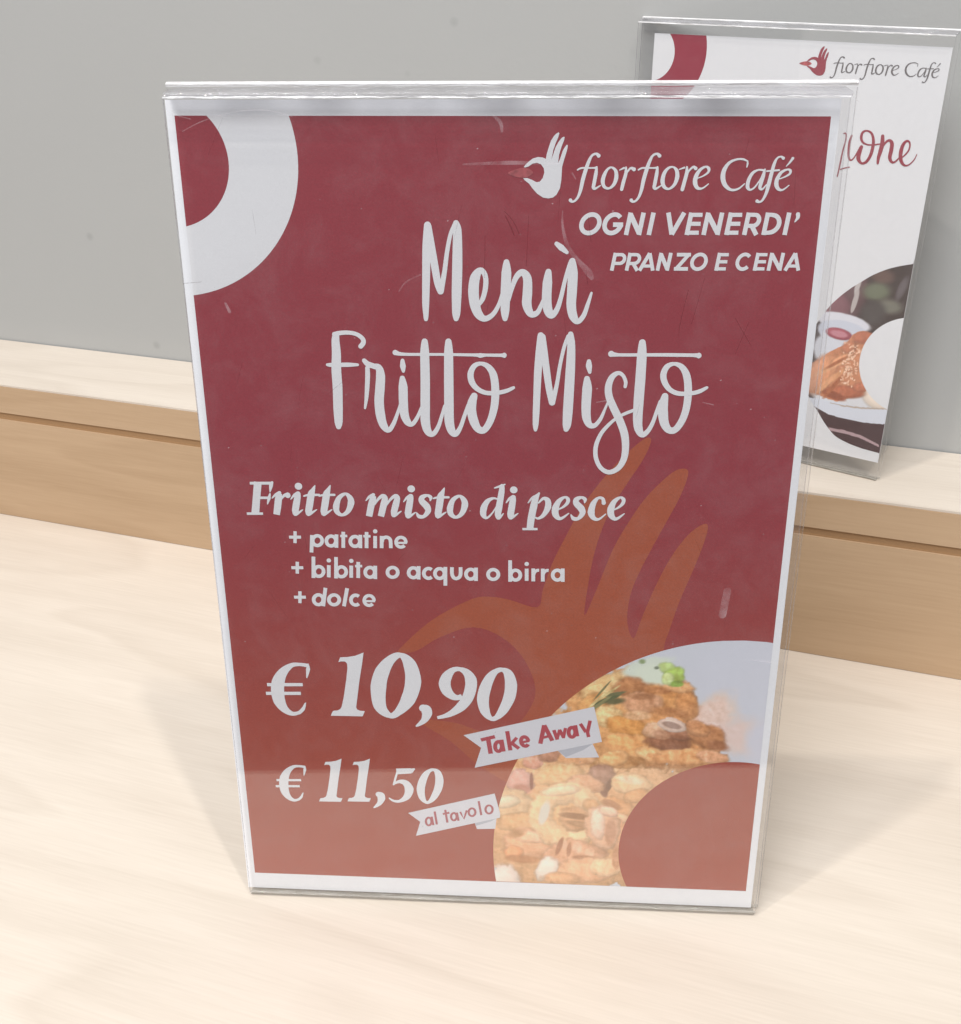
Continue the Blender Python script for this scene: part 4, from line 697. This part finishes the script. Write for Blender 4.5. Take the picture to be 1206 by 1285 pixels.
def vnoise(x, y, seed=0):
    xi, yi = np.floor(x).astype(int), np.floor(y).astype(int)
    xf, yf = x - xi, y - yi
    u, v = xf * xf * (3 - 2 * xf), yf * yf * (3 - 2 * yf)
    def h(a, b):
        k = (a * 374761393 + b * 668265263 + seed * 974711) & 0xffffffff
        k = ((k ^ (k >> 13)) * 1274126177) & 0xffffffff
        return ((k ^ (k >> 16)) & 0xffff) / 65535.0
    return (h(xi, yi) * (1 - u) + h(xi + 1, yi) * u) * (1 - v) + (h(xi, yi + 1) * (1 - u) + h(xi + 1, yi + 1) * u) * v


def fbm(x, y, seed=0, oct=4):
    s, a, t = 0, 1.0, 0
    for k in range(oct):
        s = s + a * vnoise(x * 2 ** k, y * 2 ** k, seed + k); t += a; a *= 0.55
    return s / t * 2 - 1


def paint(X, Y, base, blobs, polys=(), wob=0.22, tex=0.10, freq=0.45, order='bp'):
    """the printed photograph: soft shapes laid over each other with crumbly edges"""
    C = np.empty(X.shape + (3,)); C[:] = base
    w1 = fbm(X * freq, Y * freq, 3); w2 = fbm(X * freq * 0.5 + 9, Y * freq * 0.5, 11)
    def do_blobs():
        for bl in blobs:
            if len(bl) == 2: fill(*bl); continue
            cx, cy, rx, ry, rot, col, soft = bl
            hole = soft < 0; cool = col[0] - col[2] < 12; soft = abs(soft) * (1.0 if cool or soft > 0.75 else 0.6)
            a = math.radians(-rot); dx, dy = X - cx, Y - cy
            px = dx * math.cos(a) + dy * math.sin(a); py = -dx * math.sin(a) + dy * math.cos(a)
            big = min(1.0, min(rx, ry) / 3.0)
            d = np.sqrt((px / rx) ** 2 + (py / ry) ** 2) + (wob * (0.55 if hole else 1.0)) * big * (w1 * 0.6 + w2 * 0.6)
            al = np.clip((1 + soft * 0.5 - d) / (soft + 0.04), 0, 1); al = al * al * (3 - 2 * al)
            if hole:
                tube = np.abs(d - 0.68) / 0.38; al = np.clip((1.0 - tube) / 0.35, 0, 1); al = al * al * (3 - 2 * al)
                rel = 1.05 - 0.20 * np.clip(tube, 0, 1) ** 2 + 0.10 * np.clip((py / ry - px / rx) * (d - 0.70) / 0.2, -1, 1)
            elif soft < 0.45 and min(rx, ry) > 2.2 and not cool:
                rel = 1.04 - 0.13 * np.clip(d - 0.55, 0, 0.5) / 0.5 - 0.13 * np.clip((d - 0.86) / 0.2, 0, 1) + 0.08 * np.clip(py / ry * 0.8 - px / rx * 0.6, -1, 1)
            else: rel = np.ones_like(d)
            C[:] = C * (1 - al[..., None]) + (np.array(col) * rel[..., None]) * al[..., None]
    def fill(col, pl):
        ins = np.zeros(X.shape, bool)
        for j in range(len(pl)):
            (x1, y1), (x2, y2) = pl[j - 1], pl[j]
            if y1 == y2: continue
            ins ^= ((y1 > Y) != (y2 > Y)) & (X < (x2 - x1) * (Y - y1) / (y2 - y1) + x1)
        C[ins] = col
    def do_polys():
        for col, pl in polys: fill(col, pl)
    for o in order: (do_blobs if o == 'b' else do_polys)()
    return C


def paint_mesh(name, rows, left, right, v0, v1, fn, mat, parent, depth, cols=300):
    V = np.linspace(v0, v1, rows); T = np.linspace(0, 1, cols)
    L_ = np.array([left(v) for v in V]); R_ = np.array([right(v) for v in V])
    X = L_[:, None] * (1 - T) + R_[:, None] * T; Y = np.repeat(V[:, None], cols, 1)
    C = fn(X, Y)
    co = np.stack([X * 0.001, np.full_like(X, -depth * 0.001), Y * 0.001], -1).reshape(-1, 3)
    idx = np.arange(rows * cols).reshape(rows, cols)
    q = np.stack([idx[:-1, :-1], idx[:-1, 1:], idx[1:, 1:], idx[1:, :-1]], -1).reshape(-1, 4)
    me = bpy.data.meshes.new(name)
    me.vertices.add(len(co)); me.vertices.foreach_set('co', co.ravel())
    me.loops.add(q.size); me.loops.foreach_set('vertex_index', q.ravel())
    me.polygons.add(len(q)); me.polygons.foreach_set('loop_start', np.arange(0, q.size, 4)); me.polygons.foreach_set('loop_total', np.full(len(q), 4))
    me.update(calc_edges=True)
    at = me.color_attributes.new('print', 'FLOAT_COLOR', 'POINT')
    S = np.clip(C / 255, 0, 1); Lc = np.where(S <= 0.04045, S / 12.92, ((S + 0.055) / 1.055) ** 2.4)
    rgba = np.concatenate([np.clip(Lc * PRINT_GAIN, 0, 1), np.ones(Lc.shape[:2] + (1,))], -1).reshape(-1)
    at.data.foreach_set('color', rgba)
    me.materials.append(mat)
    o = bpy.data.objects.new(name, me); COL.objects.link(o); o.parent = parent
    return o


# ------------------------------------------------------------------ materials
PHI = -0.26248
PRINT_GAIN = 1.15
M_table = wood('pale_wood_laminate', (0.685, 0.620, 0.545), (0.525, 0.458, 0.388), 0.42, PHI, 1.0, 0.85)
M_ledge = wood('oak_coloured_edge', (0.50, 0.325, 0.185), (0.39, 0.235, 0.12), 0.5, PHI, 1.3, 1.2)
M_gap = plain('brown_joint', (0.36, 0.215, 0.11), 0.7, 0.2)
M_paper = plain('white_paper', (0.92, 0.935, 0.97), 0.55, 0.35, 0.01, 400)
def ramp_print(name, top, bottom):
    """ink that runs from crimson at the head of the sheet to rust at its foot"""
    m = plain(name, top, 0.5, 0.3, 0.10, 1400)
    nt = m.node_tree
    mixn = [n for n in nt.nodes if n.type == 'MIX'][0]
    bs = [n for n in nt.nodes if n.type == 'BSDF_PRINCIPLED'][0]
    tcn = N(nt, 'ShaderNodeTexCoord'); sp = N(nt, 'ShaderNodeSeparateXYZ'); nt.links.new(tcn.outputs['Object'], sp.inputs[0])
    mrn = N(nt, 'ShaderNodeMapRange', interpolation_type='SMOOTHSTEP'); mrn.inputs['From Min'].default_value = 0.20; mrn.inputs['From Max'].default_value = 0.04
    nt.links.new(sp.outputs['Z'], mrn.inputs['Value'])
    mm = N(nt, 'ShaderNodeMix', data_type='RGBA', blend_type='MULTIPLY'); mm.inputs[0].default_value = 1.0
    rp = N(nt, 'ShaderNodeMix', data_type='RGBA'); rp.inputs[6].default_value = (1, 1, 1, 1)
    rp.inputs[7].default_value = (bottom[0] / top[0], bottom[1] / top[1], bottom[2] / top[2], 1)
    nt.links.new(mrn.outputs[0], rp.inputs[0]); nt.links.new(mixn.outputs[2], mm.inputs[6]); nt.links.new(rp.outputs[2], mm.inputs[7])
    nt.links.new(mm.outputs[2], bs.inputs['Base Color'])
    return m


M_motif = plain('rust_red_print', (0.45, 0.096, 0.038), 0.5, 0.3, 0.10, 1400)
M_card = plain('white_card', (0.80, 0.805, 0.83), 0.55, 0.35, 0.01, 400)
M_red = ramp_print('dark_red_print', (0.335, 0.036, 0.052), (0.405, 0.072, 0.040))
M_white = plain('white_print', (0.89, 0.895, 0.92), 0.5, 0.3, 0.02, 1400)
M_flower = plain('rose_print', (0.46, 0.10, 0.11), 0.5, 0.3, 0.35, 500)
M_ribbon = plain('ribbon_print', (0.80, 0.80, 0.85), 0.5, 0.3, 0.01)
M_fold = plain('ribbon_fold_print', (0.56, 0.57, 0.63), 0.5, 0.3, 0.01)
M_redtext = plain('red_lettering_print', (0.50, 0.065, 0.085), 0.5, 0.3, 0.05)
M_redtext2 = plain('faded_red_lettering_print', (0.46, 0.11, 0.13), 0.5, 0.3, 0.05)
M_crimson = plain('crimson_print', (0.33, 0.045, 0.07), 0.5, 0.3, 0.06, 1400)
M_grey = plain('grey_lettering_print', (0.17, 0.155, 0.16), 0.5, 0.3, 0.05)
M_acr = acrylic('clear_acrylic', 0.995, 0.03, 0.035, smear=0.035, gain=1.5)
M_acr2 = acrylic('clear_acrylic_plain', 0.995, 0.04, 0.03, smear=0.03)
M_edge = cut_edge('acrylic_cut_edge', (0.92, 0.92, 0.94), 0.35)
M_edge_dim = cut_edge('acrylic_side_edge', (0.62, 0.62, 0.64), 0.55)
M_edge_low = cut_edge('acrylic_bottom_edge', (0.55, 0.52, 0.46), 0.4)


def vcol(name):
    m, nt, out = new_mat(name)
    b = N(nt, 'ShaderNodeBsdfPrincipled', i_Roughness=0.5)
    b.inputs['Specular IOR Level'].default_value = 0.3
    a = N(nt, 'ShaderNodeVertexColor', layer_name='print')
    nt.links.new(a.outputs[0], b.inputs['Base Color']); nt.links.new(b.outputs[0], out.inputs[0])
    return m


M_photo = vcol('printed_photo')

# wall paint with faint rolling texture and a few scuffs
M_wall, nt, out = new_mat('grey_wall_paint')
b = N(nt, 'ShaderNodeBsdfPrincipled', i_Roughness=0.55)
b.inputs['Specular IOR Level'].default_value = 0.3
t = N(nt, 'ShaderNodeTexCoord')
n1 = N(nt, 'ShaderNodeTexNoise', i_Scale=3.0, i_Detail=4.0)
n2 = N(nt, 'ShaderNodeTexNoise', i_Scale=420.0, i_Detail=2.0)
vo = N(nt, 'ShaderNodeTexVoronoi', i_Scale=24.0)
nt.links.new(t.outputs['Object'], n1.inputs['Vector']); nt.links.new(t.outputs['Object'], n2.inputs['Vector'])
nt.links.new(t.outputs['Object'], vo.inputs['Vector'])
mx = N(nt, 'ShaderNodeMix', data_type='RGBA')
mx.inputs[6].default_value = (0.375, 0.379, 0.373, 1); mx.inputs[7].default_value = (0.44, 0.444, 0.438, 1)
nt.links.new(n1.outputs['Fac'], mx.inputs[0])
rr = N(nt, 'ShaderNodeMapRange'); rr.inputs['From Min'].default_value = 0.035; rr.inputs['From Max'].default_value = 0.085
rr.inputs['To Min'].default_value = 0.86; rr.inputs['To Max'].default_value = 1.0
nt.links.new(vo.outputs['Distance'], rr.inputs['Value'])
m3 = N(nt, 'ShaderNodeMix', data_type='RGBA', blend_type='MULTIPLY'); m3.inputs[0].default_value = 1.0
nt.links.new(mx.outputs[2], m3.inputs[6]); nt.links.new(rr.outputs[0], m3.inputs[7])
nt.links.new(m3.outputs[2], b.inputs['Base Color'])
bp = N(nt, 'ShaderNodeBump', i_Strength=0.09, i_Distance=0.0006)
nt.links.new(n2.outputs['Fac'], bp.inputs['Height']); nt.links.new(bp.outputs[0], b.inputs['Normal'])
nt.links.new(b.outputs[0], out.inputs[0])

# ------------------------------------------------------------------ setting: wall, counter, raised ledge
LEDGE_D, LEDGE_H, LEDGE_T = 0.24293, 0.09667, 0.07128
RZ = Matrix.Rotation(PHI, 4, 'Z')


def placed(o, mat):
    o.matrix_world = mat
    return o


v, f = box_vf(-1.6, 1.8, 0, 0.10, -0.72, 1.5)
wall = placed(mesh_obj('wall', v, f, M_wall), RZ @ Matrix.Translation((0, LEDGE_D + LEDGE_T, 0)))
tag(wall, kind='structure')

# counter top: back edge runs along the ledge, front edge just ahead of the stand
def along(x, d):      # point on a line parallel to the wall, d metres in front of it
    p = RZ @ Vector((x, d, 0)); return (p.x, p.y)
bl, br = along(-1.3, LEDGE_D + LEDGE_T - 0.002), along(1.5, LEDGE_D + LEDGE_T - 0.002)
FS = -0.0892
FA, FB = (-1.5, -0.096 + FS * (-1.5 + 0.029)), (1.3, -0.096 + FS * (1.3 + 0.029))
outl = [FA, FB, br, bl]
V = [(x, y, 0) for x, y in outl] + [(x, y, -0.038) for x, y in outl]
counter = mesh_obj('counter_top', V, [(0, 1, 2, 3), (7, 6, 5, 4), (0, 4, 5, 1), (1, 5, 6, 2), (2, 6, 7, 3), (3, 7, 4, 0)], M_table)
bevel_obj(counter, 0.0015)
tag(counter, 'pale wood-grain counter top on which the large red menu stands', 'counter')

ledge = empty('wooden_ledge', RZ @ Matrix.Translation((0, LEDGE_D, 0)))
tag(ledge, 'raised wooden ledge with pale top and tan front running along the grey wall', 'ledge')
M_ltop = wood('pale_wood_laminate_ledge', (0.685, 0.620, 0.545), (0.525, 0.458, 0.388), 0.42, 0, 1.0, 0.85)
M_lfront = wood('oak_coloured_front', (0.515, 0.365, 0.235), (0.415, 0.282, 0.172), 0.5, 0, 1.0, 1.1)
X0, X1 = -1.3, 1.5
TV = LEDGE_T - 0.001
v, f = box_vf(X0, X1, 0.0004, TV, LEDGE_H - 0.0012, LEDGE_H); mesh_obj('top_veneer', v, f, M_ltop, ledge)
v, f = box_vf(X0, X1, 0, TV, LEDGE_H - 0.0195, LEDGE_H - 0.0013); o = mesh_obj('cap_board', v, f, M_lfront, ledge)
v, f = box_vf(X0, X1, 0.0012, TV - 0.002, LEDGE_H - 0.0245, LEDGE_H - 0.0196); mesh_obj('joint_strip', v, f, M_gap, ledge)
v, f = box_vf(X0, X1, 0.0004, TV, 0.0003, LEDGE_H - 0.0246); mesh_obj('fascia_board', v, f, M_lfront, ledge)


# ------------------------------------------------------------------ acrylic stands
def slab(name, W0, W1, zs, yf, th, parent, mats=(None,), d0=0.0, d1=0.0):
    """upright sheet: front surface y=yf(z) (towards the viewer is -y), thickness th; edges use material 1"""
    V, Fc, mi = [], [], []
    zt = zs[-1]
    a0 = lambda z: W0 - d0 * (z / zt) ** 2
    a1 = lambda z: W1 + d1 * (z / zt) ** 2
    cr = [((a0(z), yf(z), z), (a1(z), yf(z), z), (a1(z), yf(z) + th, z), (a0(z), yf(z) + th, z)) for z in zs]
    for p, q, m in ((0, 1, 0), (2, 3, 0), (1, 2, 1), (3, 0, 1)):      # each side keeps its own vertices so its shading stays flat across
        base = len(V)
        for c in cr: V += [c[p], c[q]]
        for i in range(len(zs) - 1):
            k = base + 2 * i
            Fc.append((k, k + 1, k + 3, k + 2)); mi.append(m)
    for c, m, rev in ((cr[0], 2, True), (cr[-1], 3, False)):
        base = len(V); V += list(c)
        Fc.append(tuple(base + j for j in ((3, 2, 1, 0) if rev else (0, 1, 2, 3)))); mi.append(m)
    o = mesh_obj(name, V, Fc, list(mats), parent, mi)
    for p in o.data.polygons:
        if p.material_index == 0: p.use_smooth = True
    return o


def profile_strip(name, x0, x1, pts, th, mat, parent):
    """bent strip: open profile of (y, z) points, given thickness, swept along x"""
    P_ = [np.array(p, float) for p in pts]; out, inn = [], []
    for i, p in enumerate(P_):
        d = P_[min(i + 1, len(P_) - 1)] - P_[max(i - 1, 0)]; d = d / (np.hypot(*d) + 1e-12)
        nn = np.array([-d[1], d[0]])
        out.append(p + nn * th / 2); inn.append(p - nn * th / 2)
    loop = out + inn[::-1]; m = len(loop)
    V = [(x0, a, b_) for a, b_ in loop] + [(x1, a, b_) for a, b_ in loop]
    Fc = [(i, (i + 1) % m, (i + 1) % m + m, i + m) for i in range(m)] + [tuple(range(m))[::-1], tuple(range(m, 2 * m))]
    return mesh_obj(name, V, Fc, mat, parent)


def holder(root, W0, W1, H, ft, fb, bt, bb, k=1.0, d0=0.0, d1=0.0):
    zs = [H * t for t in np.linspace(0, 1, 15)]
    fy = lambda z: -(fb + (ft - fb) * (z / H) ** 1.5)
    by = lambda z: bb + (bt - bb) * (z / H) ** 2.6
    th = 0.0013 * k
    mats = [M_acr if k == 1.0 else M_acr2, M_edge_dim, M_edge_low, M_edge]
    slab('front_panel', W0, W1, [0.0017 * k + z * (1 - 0.0017 * k / H) for z in zs], lambda z: fy(z) - th, th, root, mats)
    slab('back_panel', W0 + 0.0003 * k, W1 + 0.0017 * k, [0.0017 * k + z * (1 + 0.0004 * k / H) for z in zs], by, th * 1.3, root, [M_acr2, M_edge_dim, M_edge_low, M_edge], d0, d1)
    y0, y1 = fy(H) - th * 0.5, by(H) + th * 0.6
    pts = [(y0, H + 0.0004), (y0 + 0.0008 * k, H + 0.0010 * k), (y0 + (y1 - y0) * 0.5, H + 0.0016 * k), (y1 - 0.0016 * k, H + 0.0020 * k)]
    profile_strip('top_bend', W0 + 0.0002, W1 + 0.0006 * k, pts, 0.0009 * k, M_bend, root)
    profile_strip('front_lip', W0 + 0.0001, W1 - 0.0001, [(y0 - 0.0007 * k, H - 0.0002), (y0 - 0.0007 * k, H + 0.0004)], 0.0004 * k, M_glint, root)
    profile_strip('top_edge', W0 + 0.0003 - d0, W1 + 0.0016 * k + d1, [(y1 - 0.0012 * k, H + 0.0030 * k), (y1 + 0.0002 * k, H + 0.0037 * k), (y1 + 0.0012 * k, H + 0.0030 * k)], 0.0009 * k, M_glint, root)
    profile_strip('bottom_bend', W0 + 0.0003, W1 - 0.0003, [(fy(0) - th * 0.5, 0.0016 * k), (fy(0) - th * 0.3, 0.0007 * k), (0.0, 0.0005 * k), (bb + th, 0.0005 * k)], 0.0008 * k, M_edge_low, root)
    return fy, by


M_bend = cut_edge('acrylic_bend', (0.55, 0.55, 0.58), 0.72, rough=0.10)
M_glint = cut_edge('acrylic_bright_edge', (0.97, 0.97, 0.98), 0.28, rough=0.05)

LEAN = 0.09601
FRONT = Matrix.Rotation(-LEAN, 4, 'X')
stand = empty('acrylic_menu_stand', FRONT)
tag(stand, 'large clear acrylic stand holding the dark red menu, standing on the counter', 'sign holder')
fy, by = holder(stand, 0.0025, 0.2080, 0.3091, 0.0042, 0.0012, 0.0068, 0.0009, 1.0, 0.0028, 0.0030)
v, f = box_vf(0.012, 0.196, 0.0035, 0.085, -0.0003, 0.0022)
foot = mesh_obj('foot_plate', v, f, [M_acr2], stand)
foot.matrix_parent_inverse = FRONT.inverted() @ Matrix.Translation((0, 0, 0.0006))

# ---- the large red menu sheet
poster = empty('menu_poster', FRONT)
tag(poster, 'dark red printed menu with white lettering and a fried seafood photo, inside the large stand', 'poster')
C4 = CORNERS
v, f = box_vf(0.0014, 0.2066, 0.0, 0.0002, 0.0022, 0.3083)
mesh_obj('paper_sheet', v, f, M_paper, poster)
art('red_background', [('p', C4)], M_red, poster, 0.03)
art('hand_motif', ART['hand_motif'], M_motif, poster, 0.05, 'faint rust coloured hand printed behind the text')
art('white_ring', [('p', clip(disc(CIRC['ring_outer']), C4))], M_white, poster, 0.06)
art('ring_centre', [('p', clip(disc(CIRC['ring_inner']), C4))], M_red, poster, 0.08)
cp = CIRC['photo']
bot = lambda u: C4[3][1] + (C4[2][1] - C4[3][1]) * (u - C4[3][0]) / (C4[2][0] - C4[3][0])
right = lambda v_: C4[2][0] + (C4[1][0] - C4[2][0]) * (v_ - C4[2][1]) / (C4[1][1] - C4[2][1])
vtop = cp[1] + cp[3] * math.sqrt(max(0, 1 - ((203.9 - cp[0]) / cp[2]) ** 2))
def photo_left(v_): return cp[0] - cp[2] * math.sqrt(max(0, 1 - ((v_ - cp[1]) / cp[3]) ** 2))
def photo_right(v_):
    s = cp[0] + cp[2] * math.sqrt(max(0, 1 - ((v_ - cp[1]) / cp[3]) ** 2))
    return min(right(v_), s)
def food(X, Y):
    C = paint(X, Y, (208, 211, 220), FOOD[:], wob=0.30, freq=0.42)
    warm = np.clip((C[..., 0] - C[..., 2] - 25) / 50, 0, 1)
    rel = lambda f, sd, k: (fbm(X * f + 0.35, Y * f + 0.35, sd, 4) - fbm(X * f, Y * f, sd, 4)) * k      # crumbs catching the photographer's light
    k = np.clip((Y - 50) / 22, 0.45, 1.0)
    C[..., 1] *= 1 - 0.035 * warm; C[..., 2] *= 1 + 0.02 * warm
    t = (rel(0.30, 21, 0.21) + rel(0.85, 23, 0.09)) * k + 0.03
    r = np.abs(fbm(X * 0.22, Y * 0.28, 41, 3)); t = t - np.clip(0.05 - r, 0, 1) * 1.3 * k
    return C * (1 + (t * warm)[..., None] * np.array([0.8, 1.1, 1.5]))
paint_mesh('seafood_photo', 330, photo_left, photo_right, bot(170) + 0.02, cp[1] + cp[3] - 0.002, food, M_photo, poster, 0.09)
art('photo_ring_centre', [('p', clip(disc(CIRC['photo_inner']), C4))], M_red, poster, 0.11)
T = 0.13
art('hand_emblem', ART['logo_hand'], M_white, poster, T, 'white open hand emblem')
art('flower_emblem', ART['logo_flower'], M_flower, poster, T - 0.01, 'rose coloured bud held by the hand emblem')
art('brand_lettering', ART['logo_lettering'], M_white, poster, T, 'thin white italic lettering at the top')
art('day_lettering', ART['day_lettering'], M_white, poster, T, 'OGNI VENERDI in bold slanted capitals', 4)
art('meal_lettering', ART['meal_lettering'], M_white, poster, T, 'PRANZO E CENA in bold slanted capitals', 4)
art('heading_lettering', ART['heading_lettering'], M_white, poster, T, 'large white brush script reading Menu Fritto Misto')
art('dish_lettering', ART['dish_lettering'], M_white, poster, T, 'white bold italic line reading Fritto misto di pesce')
art('extras_lettering', ART['extras_lettering'], M_white, poster, T, 'three short white lines starting with plus signs', 4)
art('takeaway_price_lettering', ART['takeaway_price_lettering'], M_white, poster, T, 'large white price 10,90')
art('table_price_lettering', ART['table_price_lettering'], M_white, poster, T, 'smaller white price 11,50')
for a, lab, mt in (('takeaway', 'white ribbon banner reading Take Away in red', M_redtext), ('table', 'small white ribbon banner reading al tavolo', M_redtext2)):
    art('ribbon_tail', ART[a + '_ribbon_tail'], M_ribbon, poster, T + 0.02)
    art('ribbon_fold', ART[a + '_ribbon_fold'], M_fold, poster, T + 0.03)
    rb = art('ribbon_banner', ART[a + '_ribbon'], M_ribbon, poster, T + 0.05, lab)
    art('ribbon_lettering', ART[a + '_ribbon_lettering'], mt, rb, T + 0.07, None, 4)

# ---- scratches, scuffs, painted glare strokes and dust on the plastic
M_scuff, nt, out = new_mat('pale_scuff')
_d = N(nt, 'ShaderNodeBsdfDiffuse'); _d.inputs[0].default_value = (0.85, 0.85, 0.88, 1)
_t = N(nt, 'ShaderNodeBsdfTransparent'); _m = N(nt, 'ShaderNodeMixShader'); _m.inputs[0].default_value = 0.26
nt.links.new(_t.outputs[0], _m.inputs[1]); nt.links.new(_d.outputs[0], _m.inputs[2]); nt.links.new(_m.outputs[0], out.inputs[0])
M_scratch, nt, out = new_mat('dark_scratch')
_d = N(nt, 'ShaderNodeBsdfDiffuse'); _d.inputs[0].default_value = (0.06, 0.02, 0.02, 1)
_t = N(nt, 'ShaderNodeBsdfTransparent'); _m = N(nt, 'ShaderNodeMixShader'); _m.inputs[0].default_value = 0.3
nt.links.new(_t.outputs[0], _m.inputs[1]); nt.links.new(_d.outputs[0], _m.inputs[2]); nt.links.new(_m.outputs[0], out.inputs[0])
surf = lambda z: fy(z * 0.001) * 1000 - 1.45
M_faint, nt, out = new_mat('glare_rub')
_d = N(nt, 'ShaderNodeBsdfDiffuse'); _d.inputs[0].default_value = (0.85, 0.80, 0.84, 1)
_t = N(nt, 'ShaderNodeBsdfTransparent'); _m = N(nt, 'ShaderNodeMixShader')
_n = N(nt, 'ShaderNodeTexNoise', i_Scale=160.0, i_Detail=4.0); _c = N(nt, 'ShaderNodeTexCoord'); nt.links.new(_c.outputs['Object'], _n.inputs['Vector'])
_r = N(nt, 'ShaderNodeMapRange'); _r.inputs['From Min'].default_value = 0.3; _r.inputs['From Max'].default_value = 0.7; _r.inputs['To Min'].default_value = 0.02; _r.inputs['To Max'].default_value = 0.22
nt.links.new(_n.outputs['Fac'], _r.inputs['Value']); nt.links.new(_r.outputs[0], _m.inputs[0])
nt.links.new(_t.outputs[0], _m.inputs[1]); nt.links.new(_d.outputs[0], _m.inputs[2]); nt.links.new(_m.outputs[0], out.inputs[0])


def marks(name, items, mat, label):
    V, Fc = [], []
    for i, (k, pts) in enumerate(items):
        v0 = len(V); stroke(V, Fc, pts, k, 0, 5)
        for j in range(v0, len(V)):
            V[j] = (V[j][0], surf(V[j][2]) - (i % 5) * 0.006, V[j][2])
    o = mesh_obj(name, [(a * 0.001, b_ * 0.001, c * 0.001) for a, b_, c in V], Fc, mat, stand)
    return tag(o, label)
rnd = random.Random(11)
dust = [('r', [(x, z, w), (x + 0.25, z + 0.1, w)]) for x, z, w in [(rnd.uniform(8, 200), rnd.uniform(15, 300), rnd.choice((0.12, 0.16, 0.2, 0.3))) for _ in range(110)]]
hair = []
for _ in range(26):
    x, z, a_, l_ = rnd.uniform(10, 195), rnd.uniform(120, 298), rnd.gauss(1.45, 0.35), rnd.uniform(4, 14)
    hair.append(('r', [(x, z, 0.05), (x + math.cos(a_) * l_ * 0.5, z + math.sin(a_) * l_ * 0.5 + rnd.uniform(-.6, .6), 0.12), (x + math.cos(a_) * l_, z + math.sin(a_) * l_, 0.05)]))
marks('dust_specks', dust, M_scuff, 'tiny pale dust specks on the plastic')
for it in ART['glare_scuff']: marks('glare_scuff_mark', [it], M_faint, None)  # pale strokes: glare painted onto the plastic along with scuffs
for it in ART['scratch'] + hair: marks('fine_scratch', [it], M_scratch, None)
for o in COL.objects:
    if o.name.startswith('dust_specks'): o['kind'] = 'stuff'

# ---- the small stand on the ledge
BACK = Matrix.Translation((0.16678, 0.26921, LEDGE_H)) @ Matrix.Rotation(-0.51744, 4, 'Z') @ Matrix.Rotation(-0.02868, 4, 'X')
stand2 = empty('acrylic_menu_stand', BACK)
tag(stand2, 'small clear acrylic stand holding the white cafe poster, standing on the ledge by the wall', 'sign holder')
holder(stand2, -0.0085, 0.1418, 0.2108, 0.0016, 0.0010, 0.0018, 0.0009, 0.6)
v, f = box_vf(0.0, 0.1360, 0.003, 0.046, 0.0, 0.0018)
foot2 = mesh_obj('foot_plate', v, f, [M_acr2], stand2)
foot2.matrix_parent_inverse = Matrix.Rotation(0.02868, 4, 'X') @ Matrix.Translation((0, 0, 0.0003))
poster2 = empty('cafe_poster', BACK)
tag(poster2, 'white cafe poster with a croissant photo, inside the small stand behind the red menu', 'poster')
v, f = box_vf(-0.0002, 0.1408, 0.0, 0.0002, 0.0095, 0.2060)
mesh_obj('paper_sheet', v, f, M_card, poster2)
Q = [(-0.2, 206.0), (140.75, 206.0), (140.75, 9.5), (-0.2, 9.5)]
art('red_ring', [('p', clip(disc(CIRC['back_ring_outer']), Q))], M_crimson, poster2, 0.04)
art('ring_centre', [('p', clip(disc(CIRC['back_ring_inner']), Q))], M_card, poster2, 0.07)
art('hand_emblem', ART['back_logo_hand'], M_crimson, poster2, 0.10, 'crimson open hand emblem')
art('flower_emblem', ART['back_logo_flower'], M_flower, poster2, 0.09, 'rose coloured bud held by the hand emblem')
art('brand_lettering', ART['back_logo_lettering'], M_grey, poster2, 0.10, 'thin grey italic lettering at the top')
art('heading_lettering', ART['back_heading_lettering'], M_crimson, poster2, 0.10, 'crimson brush script ending in ione')
bc = CIRC['back_photo']
EDGE = np.array(spline(BACK_EDGE, False, 5))[::-1]
def bl_(v_): return min(140.6, float(np.interp(v_, EDGE[:, 1], EDGE[:, 0])))
def br_(v_): return 140.7
def pastry(X, Y):
    C = paint(X, Y, (74, 64, 62), PASTRY, PASTRY_POLY, wob=0.06, freq=0.3, order='bp')
    rnd = random.Random(5); (ax, ay), (bx, by_) = SUGAR[0][0], SUGAR[1][0]
    C *= (1 + 0.10 * fbm(X * 0.9, Y * 0.5, 77, 3) * (C[..., 0] > C[..., 2] + 50))[..., None]
    for k in range(120):
        t = rnd.random(); cx = ax + (bx - ax) * t + rnd.gauss(0, 2.3); cy = ay + (by_ - ay) * t + rnd.gauss(0, 1.6)
        r = rnd.uniform(0.4, 0.8); an = rnd.random() * 3; dx, dy = X - cx, Y - cy
        q = (dx * math.cos(an) + dy * math.sin(an)) ** 2 + ((dy * math.cos(an) - dx * math.sin(an)) * 1.7) ** 2
        C[(q < (r * 1.35) ** 2)] *= 0.93
        C[q < r * r] = rnd.choice(((234, 190, 162), (224, 176, 146), (240, 204, 180)))
    return C
paint_mesh('pastry_photo', 260, bl_, br_, EDGE[:, 1].min(), EDGE[:, 1].max(), pastry, M_photo, poster2, 0.06, 180)
art('photo_ring_centre', [('p', clip(disc(CIRC['back_photo_inner']), Q))], M_card, poster2, 0.09)
